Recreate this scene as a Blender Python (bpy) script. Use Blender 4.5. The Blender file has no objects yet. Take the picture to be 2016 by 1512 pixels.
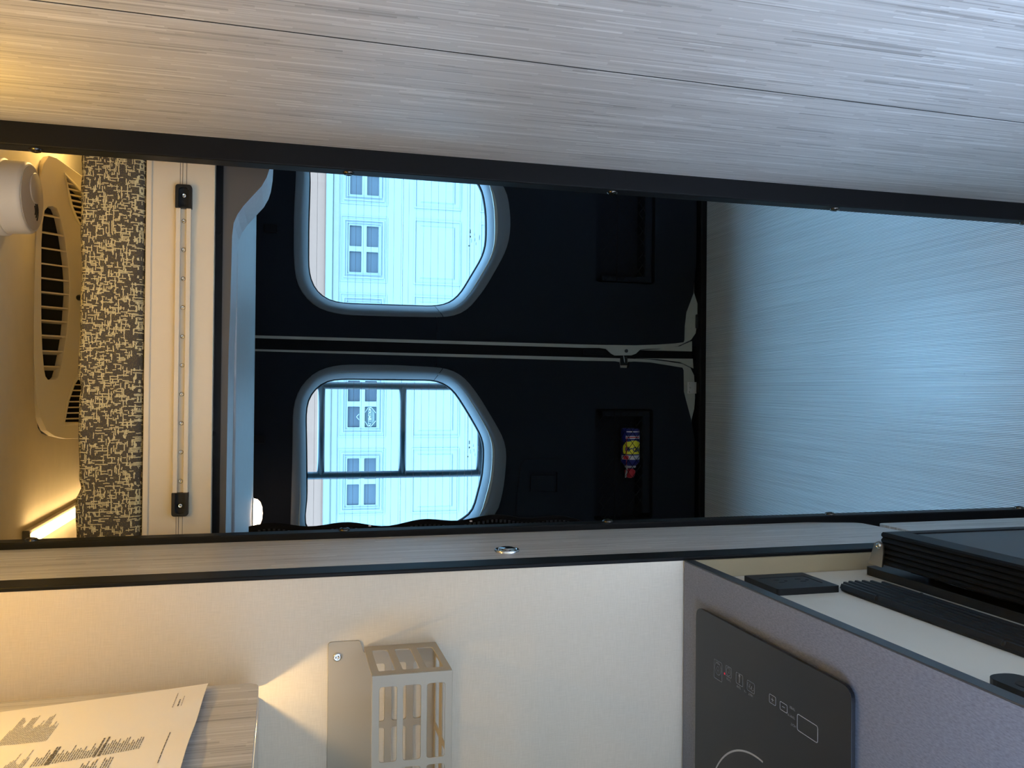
import bpy, bmesh, math, random
from mathutils import Vector, Matrix
from mathutils.geometry import tessellate_polygon
random.seed(4)
S = bpy.context.scene
COL = S.collection

# ------------------------------------------------------------------ camera
F = 1680.0
ZC = 1.45
down = Vector((-72., 6272., F)).normalized()
fwd = Vector((-9., -450., F)); fwd = (fwd - down * fwd.dot(down)).normalized()
rgt = down.cross(fwd)                     # world X, Y, -Z expressed in upright image axes
def ray(x, y):
    d = Vector(((1512 - y) - 756., x - 1008., F))
    return Vector((d.dot(rgt), d.dot(fwd), -d.dot(down)))
def at(x, y, X=None, Y=None, Z=None):
    """photo pixel -> the point where its line of sight meets a plane of the van"""
    r = ray(x, y)
    t = Y / r.y if Y is not None else X / r.x if X is not None else (Z - ZC) / r.z
    return Vector((r.x * t, r.y * t, ZC + r.z * t))
def atp(x, y, P, n):
    r = ray(x, y); O = Vector((0, 0, ZC))
    return O + r * ((P - O).dot(n) / r.dot(n))
cam = bpy.data.cameras.new('camera'); co = bpy.data.objects.new('camera', cam); COL.objects.link(co)
cam.sensor_fit = 'HORIZONTAL'; cam.sensor_width = 36; cam.lens = F / 2016 * 36; cam.clip_start = 0.02
iu = Vector((rgt.x, fwd.x, -down.x)); iv = Vector((rgt.y, fwd.y, -down.y)); iz = Vector((rgt.z, fwd.z, -down.z))
# camera was held on its side: image right = world down, image up = world right
m = Matrix((iv, iu, -iz)).transposed().to_4x4(); m.translation = (0, 0, ZC)
co.matrix_world = m
S.camera = co

# ------------------------------------------------------------------ light and exposure
S.view_settings.view_transform = 'Standard'; S.view_settings.look = 'None'
S.view_settings.gamma = 1.0; S.view_settings.use_curve_mapping = False
S.view_settings.exposure = 0.0
S.cycles.use_denoising = True
S.cycles.max_bounces = 10; S.cycles.diffuse_bounces = 6; S.cycles.transparent_max_bounces = 12
S.cycles.sample_clamp_indirect = 6
W = bpy.data.worlds.new('overcast_sky'); S.world = W; W.use_nodes = True
_n, _l = W.node_tree.nodes, W.node_tree.links
bg = _n['Background']; bg.inputs[0].default_value = (0.53, 0.70, 1.0, 1)
# overcast sky: the zenith is three times as bright as the horizon
tc = _n.new('ShaderNodeTexCoord'); sx = _n.new('ShaderNodeSeparateXYZ'); _l.new(tc.outputs['Generated'], sx.inputs[0])
mx = _n.new('ShaderNodeMath'); mx.operation = 'MAXIMUM'; _l.new(sx.outputs[2], mx.inputs[0]); mx.inputs[1].default_value = 0
SKY = 29.0
ma = _n.new('ShaderNodeMath'); ma.operation = 'MULTIPLY_ADD'; _l.new(mx.outputs[0], ma.inputs[0]); ma.inputs[1].default_value = SKY*2/3; ma.inputs[2].default_value = SKY/3
_l.new(ma.outputs[0], bg.inputs[1])

def lamp(name, loc, radius, power, color):
    l = bpy.data.lights.new(name, 'POINT'); l.shadow_soft_size = radius; l.energy = power; l.color = color
    o = bpy.data.objects.new(name, l); COL.objects.link(o); o.location = loc; return o
WARM = (1.0, 0.56, 0.05)
lamp('galley_ceiling_lamp', (-0.10, 0.82, 1.85), 0.014, 3.05, WARM)
lamp('bath_ceiling_lamp', (0.23, 1.10, 1.86), 0.014, 1.5, WARM)
lamp('under_cabinet_lamp', (-0.3633, 0.965, 1.4845), 0.0012, 0.60, (1.0, 0.70, 0.32))
dl = bpy.data.lights.new('added_daylight_fill', 'AREA'); dl.shape = 'RECTANGLE'; dl.size = 4.2; dl.size_y = 1.8; dl.energy = 900; dl.color = (.48, .66, 1.0)  # area lamp added outside the door opening, strengthening the sky's daylight
dlo = bpy.data.objects.new('added_daylight_fill', dl); COL.objects.link(dlo); dlo.location = (-2.4, -2.9, 2.85); dlo.rotation_euler = (Vector((-.1, .3, .7)) - dlo.location).to_track_quat('-Z', 'Y').to_euler()
lamp('far_light_bar_lamp', (0.60, 1.98, 1.84), 0.03, 5.0, (1.0, .64, .22))

# ------------------------------------------------------------------ helpers
def link(o): COL.objects.link(o); return o
BASE = {}
def thing(name, label, cat, loc=(0, 0, 0), group=None, kind=None):
    o = link(bpy.data.objects.new(name, None)); o.location = loc; o.empty_display_size = 0.05
    o['label'] = label; o['category'] = cat
    if group: o['group'] = group
    if kind: o['kind'] = kind
    BASE[o.name] = Vector(loc)
    return o
def tag(o, label, cat, group=None, kind=None):
    o['label'] = label; o['category'] = cat
    if group: o['group'] = group
    if kind: o['kind'] = kind
    return o
def obj(name, bm, mat, parent=None, smooth=False, bevel=0, label=None, stuff=False, seg=2, recalc=True):
    """bm is in world coordinates; the part is stored relative to its thing"""
    me = bpy.data.meshes.new(name)
    if recalc: bmesh.ops.recalc_face_normals(bm, faces=bm.faces)
    bm.to_mesh(me); bm.free()
    o = link(bpy.data.objects.new(name, me))
    base = BASE.get(parent.name, Vector()) if parent else Vector()
    if base.length > 0: me.transform(Matrix.Translation(-base))
    BASE[o.name] = base
    if parent: o.parent = parent
    for mt in (mat if isinstance(mat, (list, tuple)) else [mat]): me.materials.append(mt)
    if smooth:
        for p in me.polygons: p.use_smooth = True
    if bevel:
        b = o.modifiers.new('edge', 'BEVEL'); b.width = bevel; b.segments = seg; b.limit_method = 'ANGLE'; b.angle_limit = math.radians(40)
        b.harden_normals = False
    if label: o['label'] = label
    if stuff: o['kind'] = 'stuff'
    return o
def struct(name, bm, mat, label, cat, **k):
    o = obj(name, bm, mat, **k); return tag(o, label, cat, kind='structure')
def copy(o, dx, parent=None):
    c = link(o.copy()); c.location = o.location + Vector(dx); c.parent = parent or o.parent; return c
def BM(): return bmesh.new()
def box(bm, x0, x1, y0, y1, z0, z1):
    vs = [bm.verts.new(p) for p in ((x0,y0,z0),(x1,y0,z0),(x1,y1,z0),(x0,y1,z0),(x0,y0,z1),(x1,y0,z1),(x1,y1,z1),(x0,y1,z1))]
    for f in ((0,3,2,1),(4,5,6,7),(0,1,5,4),(1,2,6,5),(2,3,7,6),(3,0,4,7)): bm.faces.new([vs[i] for i in f])
    return bm
def bx(*a): return box(BM(), *a)
def obox(bm, c, ax, ay, az):
    """box by centre and three half-axes"""
    c = Vector(c); vs = []
    for sz in (-1, 1):
        for sx, sy in ((-1,-1),(1,-1),(1,1),(-1,1)): vs.append(bm.verts.new(c + ax*sx + ay*sy + az*sz))
    for f in ((0,3,2,1),(4,5,6,7),(0,1,5,4),(1,2,6,5),(2,3,7,6),(3,0,4,7)): bm.faces.new([vs[i] for i in f])
    return bm
VX, VY, VZ = Vector((1,0,0)), Vector((0,1,0)), Vector((0,0,1))
def plate(bm, outline, holes, t, O=(0,0,0), U=VX, V=VZ, N=VY):
    """sheet with holes: outline and holes are 2-D (u, v) lists; front at O, thickness t along N"""
    O = Vector(O); loops = [outline] + list(holes or [])
    flat = [p for l in loops for p in l]
    tris = tessellate_polygon([[Vector((p[0], p[1], 0)) for p in l] for l in loops])
    P = lambda p, w: O + U*p[0] + V*p[1] + N*w
    a = [bm.verts.new(P(p, 0)) for p in flat]; b = [bm.verts.new(P(p, t)) for p in flat]
    for tr in tris:
        if len(set(tr)) < 3: continue
        try: bm.faces.new([a[i] for i in tr]); bm.faces.new([b[i] for i in reversed(tr)])
        except ValueError: pass
    k = 0
    for l in loops:
        n = len(l)
        for i in range(n):
            j = (i + 1) % n
            bm.faces.new([a[k+i], a[k+j], b[k+j], b[k+i]])
        k += n
    return bm
def rpoly(pts, r, n=4):
    """round the corners of a 2-D polygon; r is one radius or one per corner"""
    out = []; L = len(pts)
    for i in range(L):
        p = Vector(pts[i]).to_2d(); a = Vector(pts[i-1]).to_2d(); c = Vector(pts[(i+1) % L]).to_2d()
        rr = r[i] if isinstance(r, (list, tuple)) else r
        if rr <= 0: out.append((p.x, p.y)); continue
        d1 = (a - p); d2 = (c - p); l1, l2 = d1.length, d2.length; d1.normalize(); d2.normalize()
        ang = d1.angle(d2); tl = min(rr / max(math.tan(ang/2), 1e-4), l1*0.49, l2*0.49)
        s, e = p + d1*tl, p + d2*tl
        for k in range(n + 1):
            t = k / n; q = s*(1-t)**2 + p*2*t*(1-t) + e*t*t
            out.append((q.x, q.y))
    return out
def rrect(x0, x1, z0, z1, r, n=4): return rpoly([(x0,z0),(x1,z0),(x1,z1),(x0,z1)], r, n)
def cyl(bm, c, axis, r, h, n=20, r2=None):
    """cylinder from c along axis"""
    axis = Vector(axis).normalized(); c = Vector(c)
    u = axis.orthogonal().normalized(); v = axis.cross(u); r2 = r if r2 is None else r2
    a = [bm.verts.new(c + (u*math.cos(2*math.pi*i/n) + v*math.sin(2*math.pi*i/n))*r) for i in range(n)]
    b = [bm.verts.new(c + axis*h + (u*math.cos(2*math.pi*i/n) + v*math.sin(2*math.pi*i/n))*r2) for i in range(n)]
    for i in range(n): bm.faces.new([a[i], a[(i+1)%n], b[(i+1)%n], b[i]])
    bm.faces.new(a[::-1]); bm.faces.new(b); return bm
def lathe(bm, c, axis, prof, n=24, u=None):
    """prof: list of (radius, height along axis)"""
    axis = Vector(axis).normalized(); c = Vector(c); u = u or axis.orthogonal().normalized(); v = axis.cross(u); rings = []
    for r, h in prof:
        if r < 1e-6: rings.append([bm.verts.new(c + axis*h)])
        else: rings.append([bm.verts.new(c + axis*h + (u*math.cos(2*math.pi*i/n) + v*math.sin(2*math.pi*i/n))*r) for i in range(n)])
    for A, B in zip(rings, rings[1:]):
        for i in range(n):
            j = (i+1) % n
            q = [A[0] if len(A) == 1 else A[i], A[0] if len(A) == 1 else A[j], B[0] if len(B) == 1 else B[j], B[0] if len(B) == 1 else B[i]]
            q2 = []
            for w in q:
                if w not in q2: q2.append(w)
            if len(q2) > 2: bm.faces.new(q2)
    return bm
def tube(bm, pts, r, n=8, closed=False):
    pts = [Vector(p) for p in pts]; rings = []
    for i, p in enumerate(pts):
        if closed: d = pts[(i+1) % len(pts)] - pts[i-1]
        else: d = pts[min(i+1, len(pts)-1)] - pts[max(i-1, 0)]
        d.normalize(); ref = VZ if abs(d.z) < .9 else VX
        u = d.cross(ref).normalized(); v = d.cross(u)
        rings.append([bm.verts.new(p + (u*math.cos(2*math.pi*k/n) + v*math.sin(2*math.pi*k/n))*r) for k in range(n)])
    pairs = list(zip(rings, rings[1:])) + ([(rings[-1], rings[0])] if closed else [])
    for A, B in pairs:
        for k in range(n): bm.faces.new([A[k], A[(k+1)%n], B[(k+1)%n], B[k]])
    if not closed: bm.faces.new(rings[0][::-1]); bm.faces.new(rings[-1])
    return bm
def extr(bm, prof, O, U, V, D):
    """extrude a closed 2-D profile along vector D"""
    return plate(bm, prof, None, D.length, O, U, V, D.normalized())
def screw(name, parent, c, axis, r, mat, h=None, mat2=None):
    h = h or r*0.5; axis = Vector(axis).normalized()
    bm = lathe(BM(), Vector(c), axis, [(r, -0.001), (r, h*0.35), (r*0.8, h*0.8), (r*0.45, h), (r*0.36, h*0.55), (0, h*0.55)], 14)
    return obj(name, bm, mat, parent, smooth=True)
def text_bm(s, size, place, bold=0):
    """flat lettering: place maps (u, v) of the text, centred, to the world"""
    cu = bpy.data.curves.new('lettering', 'FONT'); cu.body = s; cu.size = size; cu.align_x = 'CENTER'; cu.align_y = 'CENTER'
    cu.resolution_u = 2; cu.offset = bold
    o = link(bpy.data.objects.new('lettering', cu)); bpy.context.view_layer.update()
    me = bpy.data.meshes.new_from_object(o.evaluated_get(bpy.context.evaluated_depsgraph_get()))
    bpy.data.objects.remove(o); bpy.data.curves.remove(cu)
    bm = BM(); bm.from_mesh(me); bpy.data.meshes.remove(me)
    for v in bm.verts: v.co = place(v.co.x, v.co.y)
    return bm
def span(poly, u):
    """v range of a polygon along the line u = const"""
    hits = []
    for i in range(len(poly)):
        (u0, v0), (u1, v1) = poly[i-1], poly[i]
        if (u0 - u) * (u1 - u) < 0: hits.append(v0 + (v1 - v0) * (u - u0) / (u1 - u0))
    return (min(hits), max(hits)) if len(hits) > 1 else None

# ------------------------------------------------------------------ materials
class NT:
    def __init__(s, name):
        s.m = bpy.data.materials.new(name); s.m.use_nodes = True; s.t = s.m.node_tree; s.n = s.t.nodes; s.l = s.t.links
        s.b = s.n['Principled BSDF']
    def new(s, typ, **k):
        n = s.n.new(typ)
        for a, v in k.items(): setattr(n, a, v)
        return n
    def put(s, sock, v):
        if hasattr(v, 'links') or isinstance(v, bpy.types.NodeSocket): s.l.new(v, sock)
        else: sock.default_value = v
    def math(s, op, a, b=None, c=None):
        n = s.new('ShaderNodeMath', operation=op); s.put(n.inputs[0], a)
        if b is not None: s.put(n.inputs[1], b)
        if c is not None: s.put(n.inputs[2], c)
        return n.outputs[0]
    def mix(s, f, a, b):
        n = s.new('ShaderNodeMix', data_type='RGBA'); s.put(n.inputs[0], f); s.put(n.inputs[6], a); s.put(n.inputs[7], b); return n.outputs[2]
    def pos(s):
        g = s.new('ShaderNodeNewGeometry'); x = s.new('ShaderNodeSeparateXYZ'); s.l.new(g.outputs['Position'], x.inputs[0]); return g.outputs['Position'], x.outputs
    def noise(s, vec, scale, detail=3, rough=.5, mapping=None):
        if mapping:
            mp = s.new('ShaderNodeMapping'); mp.inputs['Scale'].default_value = mapping; s.l.new(vec, mp.inputs[0]); vec = mp.outputs[0]
        n = s.new('ShaderNodeTexNoise'); n.inputs['Scale'].default_value = scale; n.inputs['Detail'].default_value = detail; n.inputs['Roughness'].default_value = rough
        s.l.new(vec, n.inputs['Vector']); return n.outputs['Fac']
    def white(s, a, b=None):
        n = s.new('ShaderNodeTexWhiteNoise', noise_dimensions='1D' if b is None else '2D')
        if b is None: s.put(n.inputs['W'], a)
        else:
            c = s.new('ShaderNodeCombineXYZ'); s.put(c.inputs[0], a); s.put(c.inputs[1], b); s.l.new(c.outputs[0], n.inputs['Vector'])
        return n.outputs['Value']
    def ramp(s, f, stops):
        r = s.new('ShaderNodeValToRGB'); e = r.color_ramp.elements
        while len(e) < len(stops): e.new(.5)
        for q, (p, c) in zip(e, stops): q.position = p; q.color = (*c, 1)
        s.l.new(f, r.inputs[0]); return r.outputs[0]
    def bump(s, h, strength, dist=.001):
        n = s.new('ShaderNodeBump'); n.inputs['Strength'].default_value = strength; n.inputs['Distance'].default_value = dist
        s.l.new(h, n.inputs['Height']); s.l.new(n.outputs[0], s.b.inputs['Normal'])
def M(name, col, rough=.5, metal=0, spec=.5, noise=0, nscale=60, bump=0, emit=None, estr=0, coat=0):
    t = NT(name); b = t.b
    b.inputs['Base Color'].default_value = (*col, 1); b.inputs['Roughness'].default_value = rough
    b.inputs['Metallic'].default_value = metal; b.inputs['Specular IOR Level'].default_value = spec
    b.inputs['Coat Weight'].default_value = coat
    if noise or bump:
        p, _ = t.pos(); f = t.noise(p, nscale, 4)
        if noise: t.l.new(t.mix(f, tuple(c*(1-noise) for c in col)+(1,), tuple(min(1, c*(1+noise)) for c in col)+(1,)), b.inputs['Base Color'])
        if bump: t.bump(f, bump)
    if emit: b.inputs['Emission Color'].default_value = (*emit, 1); b.inputs['Emission Strength'].default_value = estr
    return t.m
def streak_mat(name, dark, mid, light, across=(0, 1, 0), rough=.38):
    """linear laminate: thin broken streaks running up the panel"""
    t = NT(name); p, x = t.pos()
    d = t.new('ShaderNodeVectorMath', operation='DOT_PRODUCT'); t.l.new(p, d.inputs[0]); d.inputs[1].default_value = across
    a = d.outputs['Value']; z = x[2]
    def layer(freq, ln, off):
        i = t.math('FLOOR', t.math('MULTIPLY_ADD', a, freq, off))
        r = t.white(i)
        sg = t.math('FLOOR', t.math('MULTIPLY_ADD', r, 37.0, t.math('DIVIDE', z, ln)))
        return t.white(i, sg)
    v1 = layer(430, .11, 3.3); v2 = layer(210, .17, 7.7); v3 = layer(760, .30, 1.1)
    n = t.noise(p, 1.0, 4, .6, (60*abs(across[0])+2, 60*abs(across[1])+2, 2))
    f = t.math('ADD', t.math('MULTIPLY', v1, .34), t.math('ADD', t.math('MULTIPLY', v2, .30), t.math('ADD', t.math('MULTIPLY', v3, .18), t.math('MULTIPLY', n, .22))))
    c = t.ramp(f, [(.22, dark), (.42, mid), (.60, mid), (.82, light)])
    t.l.new(c, t.b.inputs['Base Color']); t.b.inputs['Roughness'].default_value = rough; t.b.inputs['Specular IOR Level'].default_value = .35
    return t.m
LAM = ((.27, .255, .238), (.435, .418, .393), (.60, .588, .56))
m_lam = streak_mat('streaked_laminate', *LAM)
m_lam_door = streak_mat('streaked_laminate_door', *LAM, across=(.05, .9987, 0))
def linen():
    t = NT('linen_wall_covering'); p, x = t.pos()
    a = t.noise(p, 1.0, 2, .6, (1400, 1400, 60)); b = t.noise(p, 1.0, 2, .6, (60, 60, 1400))
    f = t.math('ADD', t.math('MULTIPLY', a, .5), t.math('MULTIPLY', b, .5))
    t.l.new(t.ramp(f, [(.3, (.505, .442, .345)), (.7, (.605, .532, .43))]), t.b.inputs['Base Color'])
    t.b.inputs['Roughness'].default_value = .75; t.bump(f, .15, .0005); return t.m
m_linen = linen()
def ribbed():
    t = NT('ribbed_vinyl_floor'); p, x = t.pos()
    fr = t.math('FRACT', t.math('MULTIPLY', x[0], 1/.00365))
    h = t.math('PINGPONG', t.math('MULTIPLY', x[0], 2/.00365), 1.0)
    dk = t.math('SMOOTH_MIN', t.math('MULTIPLY', h, 1.9), 1.0, .25)
    n1 = t.noise(p, 1.0, 4, .65, (240, 1.6, 1)); n2 = t.noise(p, 5, 5, .7)
    c = t.ramp(n1, [(.25, (.48, .47, .465)), (.5, (.64, .63, .62)), (.75, (.76, .75, .74))])
    c = t.mix(t.math('MULTIPLY', t.math('SUBTRACT', 1.0, dk), .85), c, (.07, .07, .075, 1))  # shade between the ribs painted into the colour
    c = t.mix(t.math('MULTIPLY', t.math('GREATER_THAN', n2, .70), .18), c, (.15, .15, .15, 1))
    t.l.new(c, t.b.inputs['Base Color']); t.b.inputs['Roughness'].default_value = .36; t.b.inputs['Specular IOR Level'].default_value = .6
    t.bump(h, .35, .0012); return t.m
m_floor = ribbed()
def woven():
    t = NT('woven_tweed'); p, x = t.pos()
    yz = t.math('ADD', x[2], x[1])
    nz = t.noise(p, 220, 2)
    wx = t.math('MULTIPLY_ADD', nz, .0022, x[0]); wz = t.math('MULTIPLY_ADD', t.noise(p, 260, 2), .0022, yz)
    s = 1/.0021
    def threads(a, b, ln, o, th):
        """broken threads running along a, one row per cell of b"""
        row = t.math('MULTIPLY_ADD', b, s, o); ri = t.math('FLOOR', row)
        sg = t.math('FLOOR', t.math('MULTIPLY_ADD', t.white(ri), 31.0, t.math('MULTIPLY', a, s/ln)))
        on = t.math('GREATER_THAN', t.white(ri, t.math('ADD', sg, o)), th)
        core = t.math('LESS_THAN', t.math('ABSOLUTE', t.math('SUBTRACT', t.math('FRACT', row), .5)), .33)
        return t.math('MULTIPLY', on, core)
    lt = t.math('MAXIMUM', t.math('MAXIMUM', threads(wx, wz, 4.6, .4, .82), threads(wx, wz, 2.2, 53.9, .91)), t.math('MAXIMUM', threads(wz, wx, 4.6, 5.2, .82), threads(wz, wx, 2.2, 71.3, .91)))
    ye = t.math('GREATER_THAN', t.noise(p, 620, 1), .60)
    c = t.mix(t.math('MULTIPLY', ye, .75), (.062, .053, .044, 1), (.23, .19, .045, 1))
    c = t.mix(t.noise(p, 900, 2), c, (.085, .075, .062, 1))
    c = t.mix(lt, c, (.56, .49, .28, 1))
    t.l.new(c, t.b.inputs['Base Color']); t.b.inputs['Roughness'].default_value = .95; t.b.inputs['Specular IOR Level'].default_value = .1
    t.bump(t.math('MULTIPLY_ADD', lt, .6, nz), .5, .0008); return t.m
m_woven = woven()
def brushed(name, dark, light, vec, rough=.45):
    t = NT(name); p, _ = t.pos()
    f = t.noise(p, 1.0, 3, .6, vec)
    t.l.new(t.ramp(f, [(.3, dark), (.7, light)]), t.b.inputs['Base Color']); t.b.inputs['Roughness'].default_value = rough; t.b.inputs['Specular IOR Level'].default_value = .35; return t.m
m_worktop = brushed('grey_linear_worktop', (.092, .099, .122), (.155, .163, .196), (800, 210, 210))
m_under = brushed('brushed_bed_base', (.36, .36, .36), (.50, .50, .50), (30, 700, 300), .5)
m_ceil = M('cream_headliner', (.64, .57, .42), .85, noise=.06, nscale=25)
m_cream = M('cream_painted_metal', (.61, .53, .40), .38, noise=.02)
m_abs = M('cream_moulded_plastic', (.64, .58, .46), .5)
m_white_pl = M('white_plastic', (.72, .68, .62), .45)
m_grey_print = M('pale_grey_plastic', (.50, .46, .42), .5)
m_black = M('black_anodised_aluminium', (.005, .005, .0055), .5, 0, .14)
m_blackpl = M('black_plastic', (.008, .008, .009), .45, 0, .3)
m_rubber = M('black_rubber', (.004, .004, .005), .7, 0, .15)
m_cavity = M('dark_cavity', (.006, .006, .006), .9)
m_doorpl = M('charcoal_door_lining', (.007, .009, .013), .75, 0, .15, noise=.12, nscale=900)
m_bezel = M('grey_window_surround', (.125, .135, .145), .6, 0, .3)
m_body = M('beige_body_paint', (.33, .32, .27), .4)
m_chrome = M('polished_chrome', (.75, .75, .76), .08, 1)
m_steel = M('zinc_screw', (.55, .53, .50), .25, 1)
m_dkscrew = M('dark_bronze_screw', (.09, .08, .07), .22, 1)
m_bracket = M('brushed_steel', (.52, .49, .45), .3, 1)
m_taupe = M('taupe_metal', (.31, .265, .195), .45)
m_tan = M('taupe_board', (.075, .068, .062), .65)
m_whitefront = M('ivory_cabinet_front', (.59, .55, .465), .38)
m_band = M('dark_edge_band', (.028, .031, .037), .38)
m_glasstop = M('black_ceramic_glass', (.008, .0085, .011), .10, 0, .36)
m_print = M('grey_print', (.15, .15, .16), .5)
m_print2 = M('light_grey_print', (.26, .26, .27), .5)
m_redled = M('red_indicator', (.5, .01, .03), .4, emit=(1, .02, .08), estr=.25)
m_paper = M('white_paper', (.80, .77, .72), .8)
m_ink = M('printing_ink', (.12, .11, .10), .8)
m_inkl = M('pale_printing_ink', (.33, .31, .28), .8)
m_blue = M('blue_can_paint', (.012, .014, .14), .3)
m_yellow = M('yellow_can_paint', (.80, .66, .02), .4)
m_red = M('red_plastic', (.55, .02, .03), .4)
m_canwhite = M('white_can_paint', (.65, .58, .58), .4)
m_led = M('warm_led_diffuser', (1, .8, .5), .5, emit=(1.0, .66, .30), estr=50)
m_puck = M('warm_puck_diffuser', (1, .85, .7), .5, emit=(1.0, .70, .46), estr=9)
m_ledbar = M('led_bar_aluminium', (.42, .37, .28), .45)
m_garage = M('white_garage_paint', (.195, .205, .205), .5)
m_gpane = M('frosted_garage_pane', (.036, .042, .052), .3)
m_stucco = M('pink_stucco', (.29, .135, .088), .9, noise=.05, nscale=40)
m_wtrim = M('white_trim_paint', (.195, .205, .205), .6)
m_weather = M('cream_weatherstrip', (.19, .175, .135), .7, noise=.08, nscale=30)
m_ladder = M('dark_grey_ladder_tube', (.055, .064, .075), .4)
m_drive = M('concrete_driveway', (.28, .27, .26), .9, noise=.1, nscale=6)
m_van = M('van_body_paint', (.05, .055, .06), .4)
m_fabric = M('black_curtain_cloth', (.003, .003, .0035), .95, 0, .1)
m_sign = M('dark_sign_print', (.014, .030, .034), .5)
m_signw = M('white_sign_print', (.30, .31, .31), .5)
m_etch = M('etched_glass_mark', (.22, .26, .27), .8)
m_wire = M('heating_wire', (.10, .06, .05), .7)
def glass():
    t = NT('tinted_window_glass'); t.n.remove(t.b); out = t.n['Material Output']
    tr = t.new('ShaderNodeBsdfTransparent'); tr.inputs[0].default_value = (.72, .94, 1.0, 1)
    gl = t.new('ShaderNodeBsdfGlossy'); gl.inputs[1].default_value = .02; gl.inputs[0].default_value = (1, 1, 1, 1)
    mx = t.new('ShaderNodeMixShader'); mx.inputs[0].default_value = .008
    t.l.new(tr.outputs[0], mx.inputs[1]); t.l.new(gl.outputs[0], mx.inputs[2]); t.l.new(mx.outputs[0], out.inputs[0]); return t.m
m_glass = glass()

# ------------------------------------------------------------------ van shell (setting)
ZT = 1.93                                   # ceiling
XL0, XR0 = -.74, 1.02                       # van side walls
D2 = 2.76                                   # inner face of the rear doors
struct('floor', bx(XL0, XR0, -2.0, 2.752, -.03, 0), m_floor, 'grey ribbed vinyl floor running back to the rear doors', 'floor')
struct('ceiling', bx(XL0, XR0, -2.0, 2.86, ZT, ZT+.04), m_ceil, 'cream headliner above the raised bed', 'ceiling')
bm = plate(BM(), [(-2.0, 0), (2.86, 0), (2.86, ZT), (-2.0, ZT)], [rrect(-1.95, .05, .12, 1.80, .05)], .03, (XL0-.03, 0, 0), VY, VZ, VX)
struct('wall_left', bm, m_ceil, 'left side wall of the van with the sliding door opening', 'wall')
struct('wall_right', bx(XR0, XR0+.03, -2.0, 2.86, 0, ZT), m_ceil, 'right side wall of the van', 'wall')
bm = plate(BM(), [(XL0, 0), (XR0, 0), (XR0, ZT), (XL0, ZT)], None, .03, (0, -2.03, 0), VX, VZ, VY)
struct('wall_front', bm, m_ceil, 'covered front end of the van behind the viewer', 'wall')
bm = plate(BM(), [(XL0, -.4), (XR0, -.4), (XR0, ZT+.04), (XL0, ZT+.04)], [[(-.63, .030), (.95, .030), (.95, 1.63), (-.63, 1.63)]], .03, (0, 2.835, 0), VX, VZ, VY)
struct('wall_rear', bm, m_van, 'rear body frame around the two cargo doors', 'wall')

# fabric covered bulkhead left of the aisle
YB = 1.07
bh = struct('wall_bulkhead', bx(XL0, -.226, YB, YB+.032, 0, ZT), m_linen, 'pale linen-textured partition wall behind the galley', 'wall')
# corner trim between linen wall and laminate strip
struct('trim_1', bx(-.2305, -.2252, YB-.002, YB+.040, 0, ZT), m_black, 'thin black edge trim between linen wall and laminate strip', 'trim', bevel=.0015)
m_filler = M('tan_filler_strip', (.40, .325, .205), .6)
struct('trim_7', plate(BM(), rpoly([(-.2545, 0), (-.2308, 0), (-.2308, .9185), (-.2400, .9185), (-.2545, .9040)], [0, 0, 0, .002, 0]), None, .0035, (0, YB-.0045, 0)), m_filler, 'tan filler strip on the wall beside the base cabinet', 'trim')
# laminate end panel of the bulkhead, facing the aisle
XW = -.2268
pan = rpoly([(1.112, .4455), (1.296, .466), (1.318, .56), (1.322, ZT), (1.112, ZT)], [0, .022, .03, 0, 0], 6)
t_up = thing('trim_2', 'tall narrow streaked laminate strip with chrome push button left of doorway', 'trim', (XW, 1.22, .45), kind='structure')
obj('laminate_panel', plate(BM(), pan, None, -.016, (XW, 0, 0), VY, VZ, VX), m_lam, t_up, bevel=.001)
c = Vector((XW, 1.1675, 1.1425))
obj('push_button', lathe(BM(), c, (1, 0, 0), [(.0178, -.001), (.0178, .0022), (.0165, .0036), (.0138, .0030), (.0130, .0018), (.0122, .0046), (.009, .0056), (0, .0060)], 32), m_chrome, t_up, smooth=True, label='chrome push button latch')
pan2 = rpoly([(1.10, 0), (1.287, 0), (1.283, .4400), (1.10, .4400)], [0, 0, .012, 0], 5)
t_lo = thing('trim_3', 'short streaked laminate strip beside the fridge door, below the tall strip', 'trim', (XW, 1.2, 0), kind='structure')
obj('laminate_panel', plate(BM(), pan2, None, -.016, (XW, 0, 0), VY, VZ, VX), m_lam, t_lo, bevel=.001)
obj('backing', bx(-.30, -.2435, YB+.033, 1.325, 0, ZT), m_blackpl, t_lo)

# door jambs: black aluminium extrusions with screws
def jamb(name, x_in, x_out, y0, y1, label, side):
    t = thing(name, label, 'jamb', (x_in, y0, 0), kind='structure')
    lo, hi = sorted((x_in, x_out))
    obj('extrusion', bx(lo, hi, y0, y1, 0, ZT), m_black, t, bevel=.0022, seg=3)
    zs = (1.79, 1.357, .924, .497, .078)
    for z in zs:
        y = (y0 + y1) / 2
        screw('screw', t, (x_in, y, z), (side, 0, 0), .0088, m_dkscrew, .0042)
    return t
jamb('door_jamb', .3325, .372, 1.312, 1.346, 'black aluminium door jamb with screws, right of the aisle', -1)
o = jamb('door_jamb', -.2172, -.246, 1.322, 1.352, 'black aluminium door jamb with screws, left of the aisle', 1)

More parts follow.
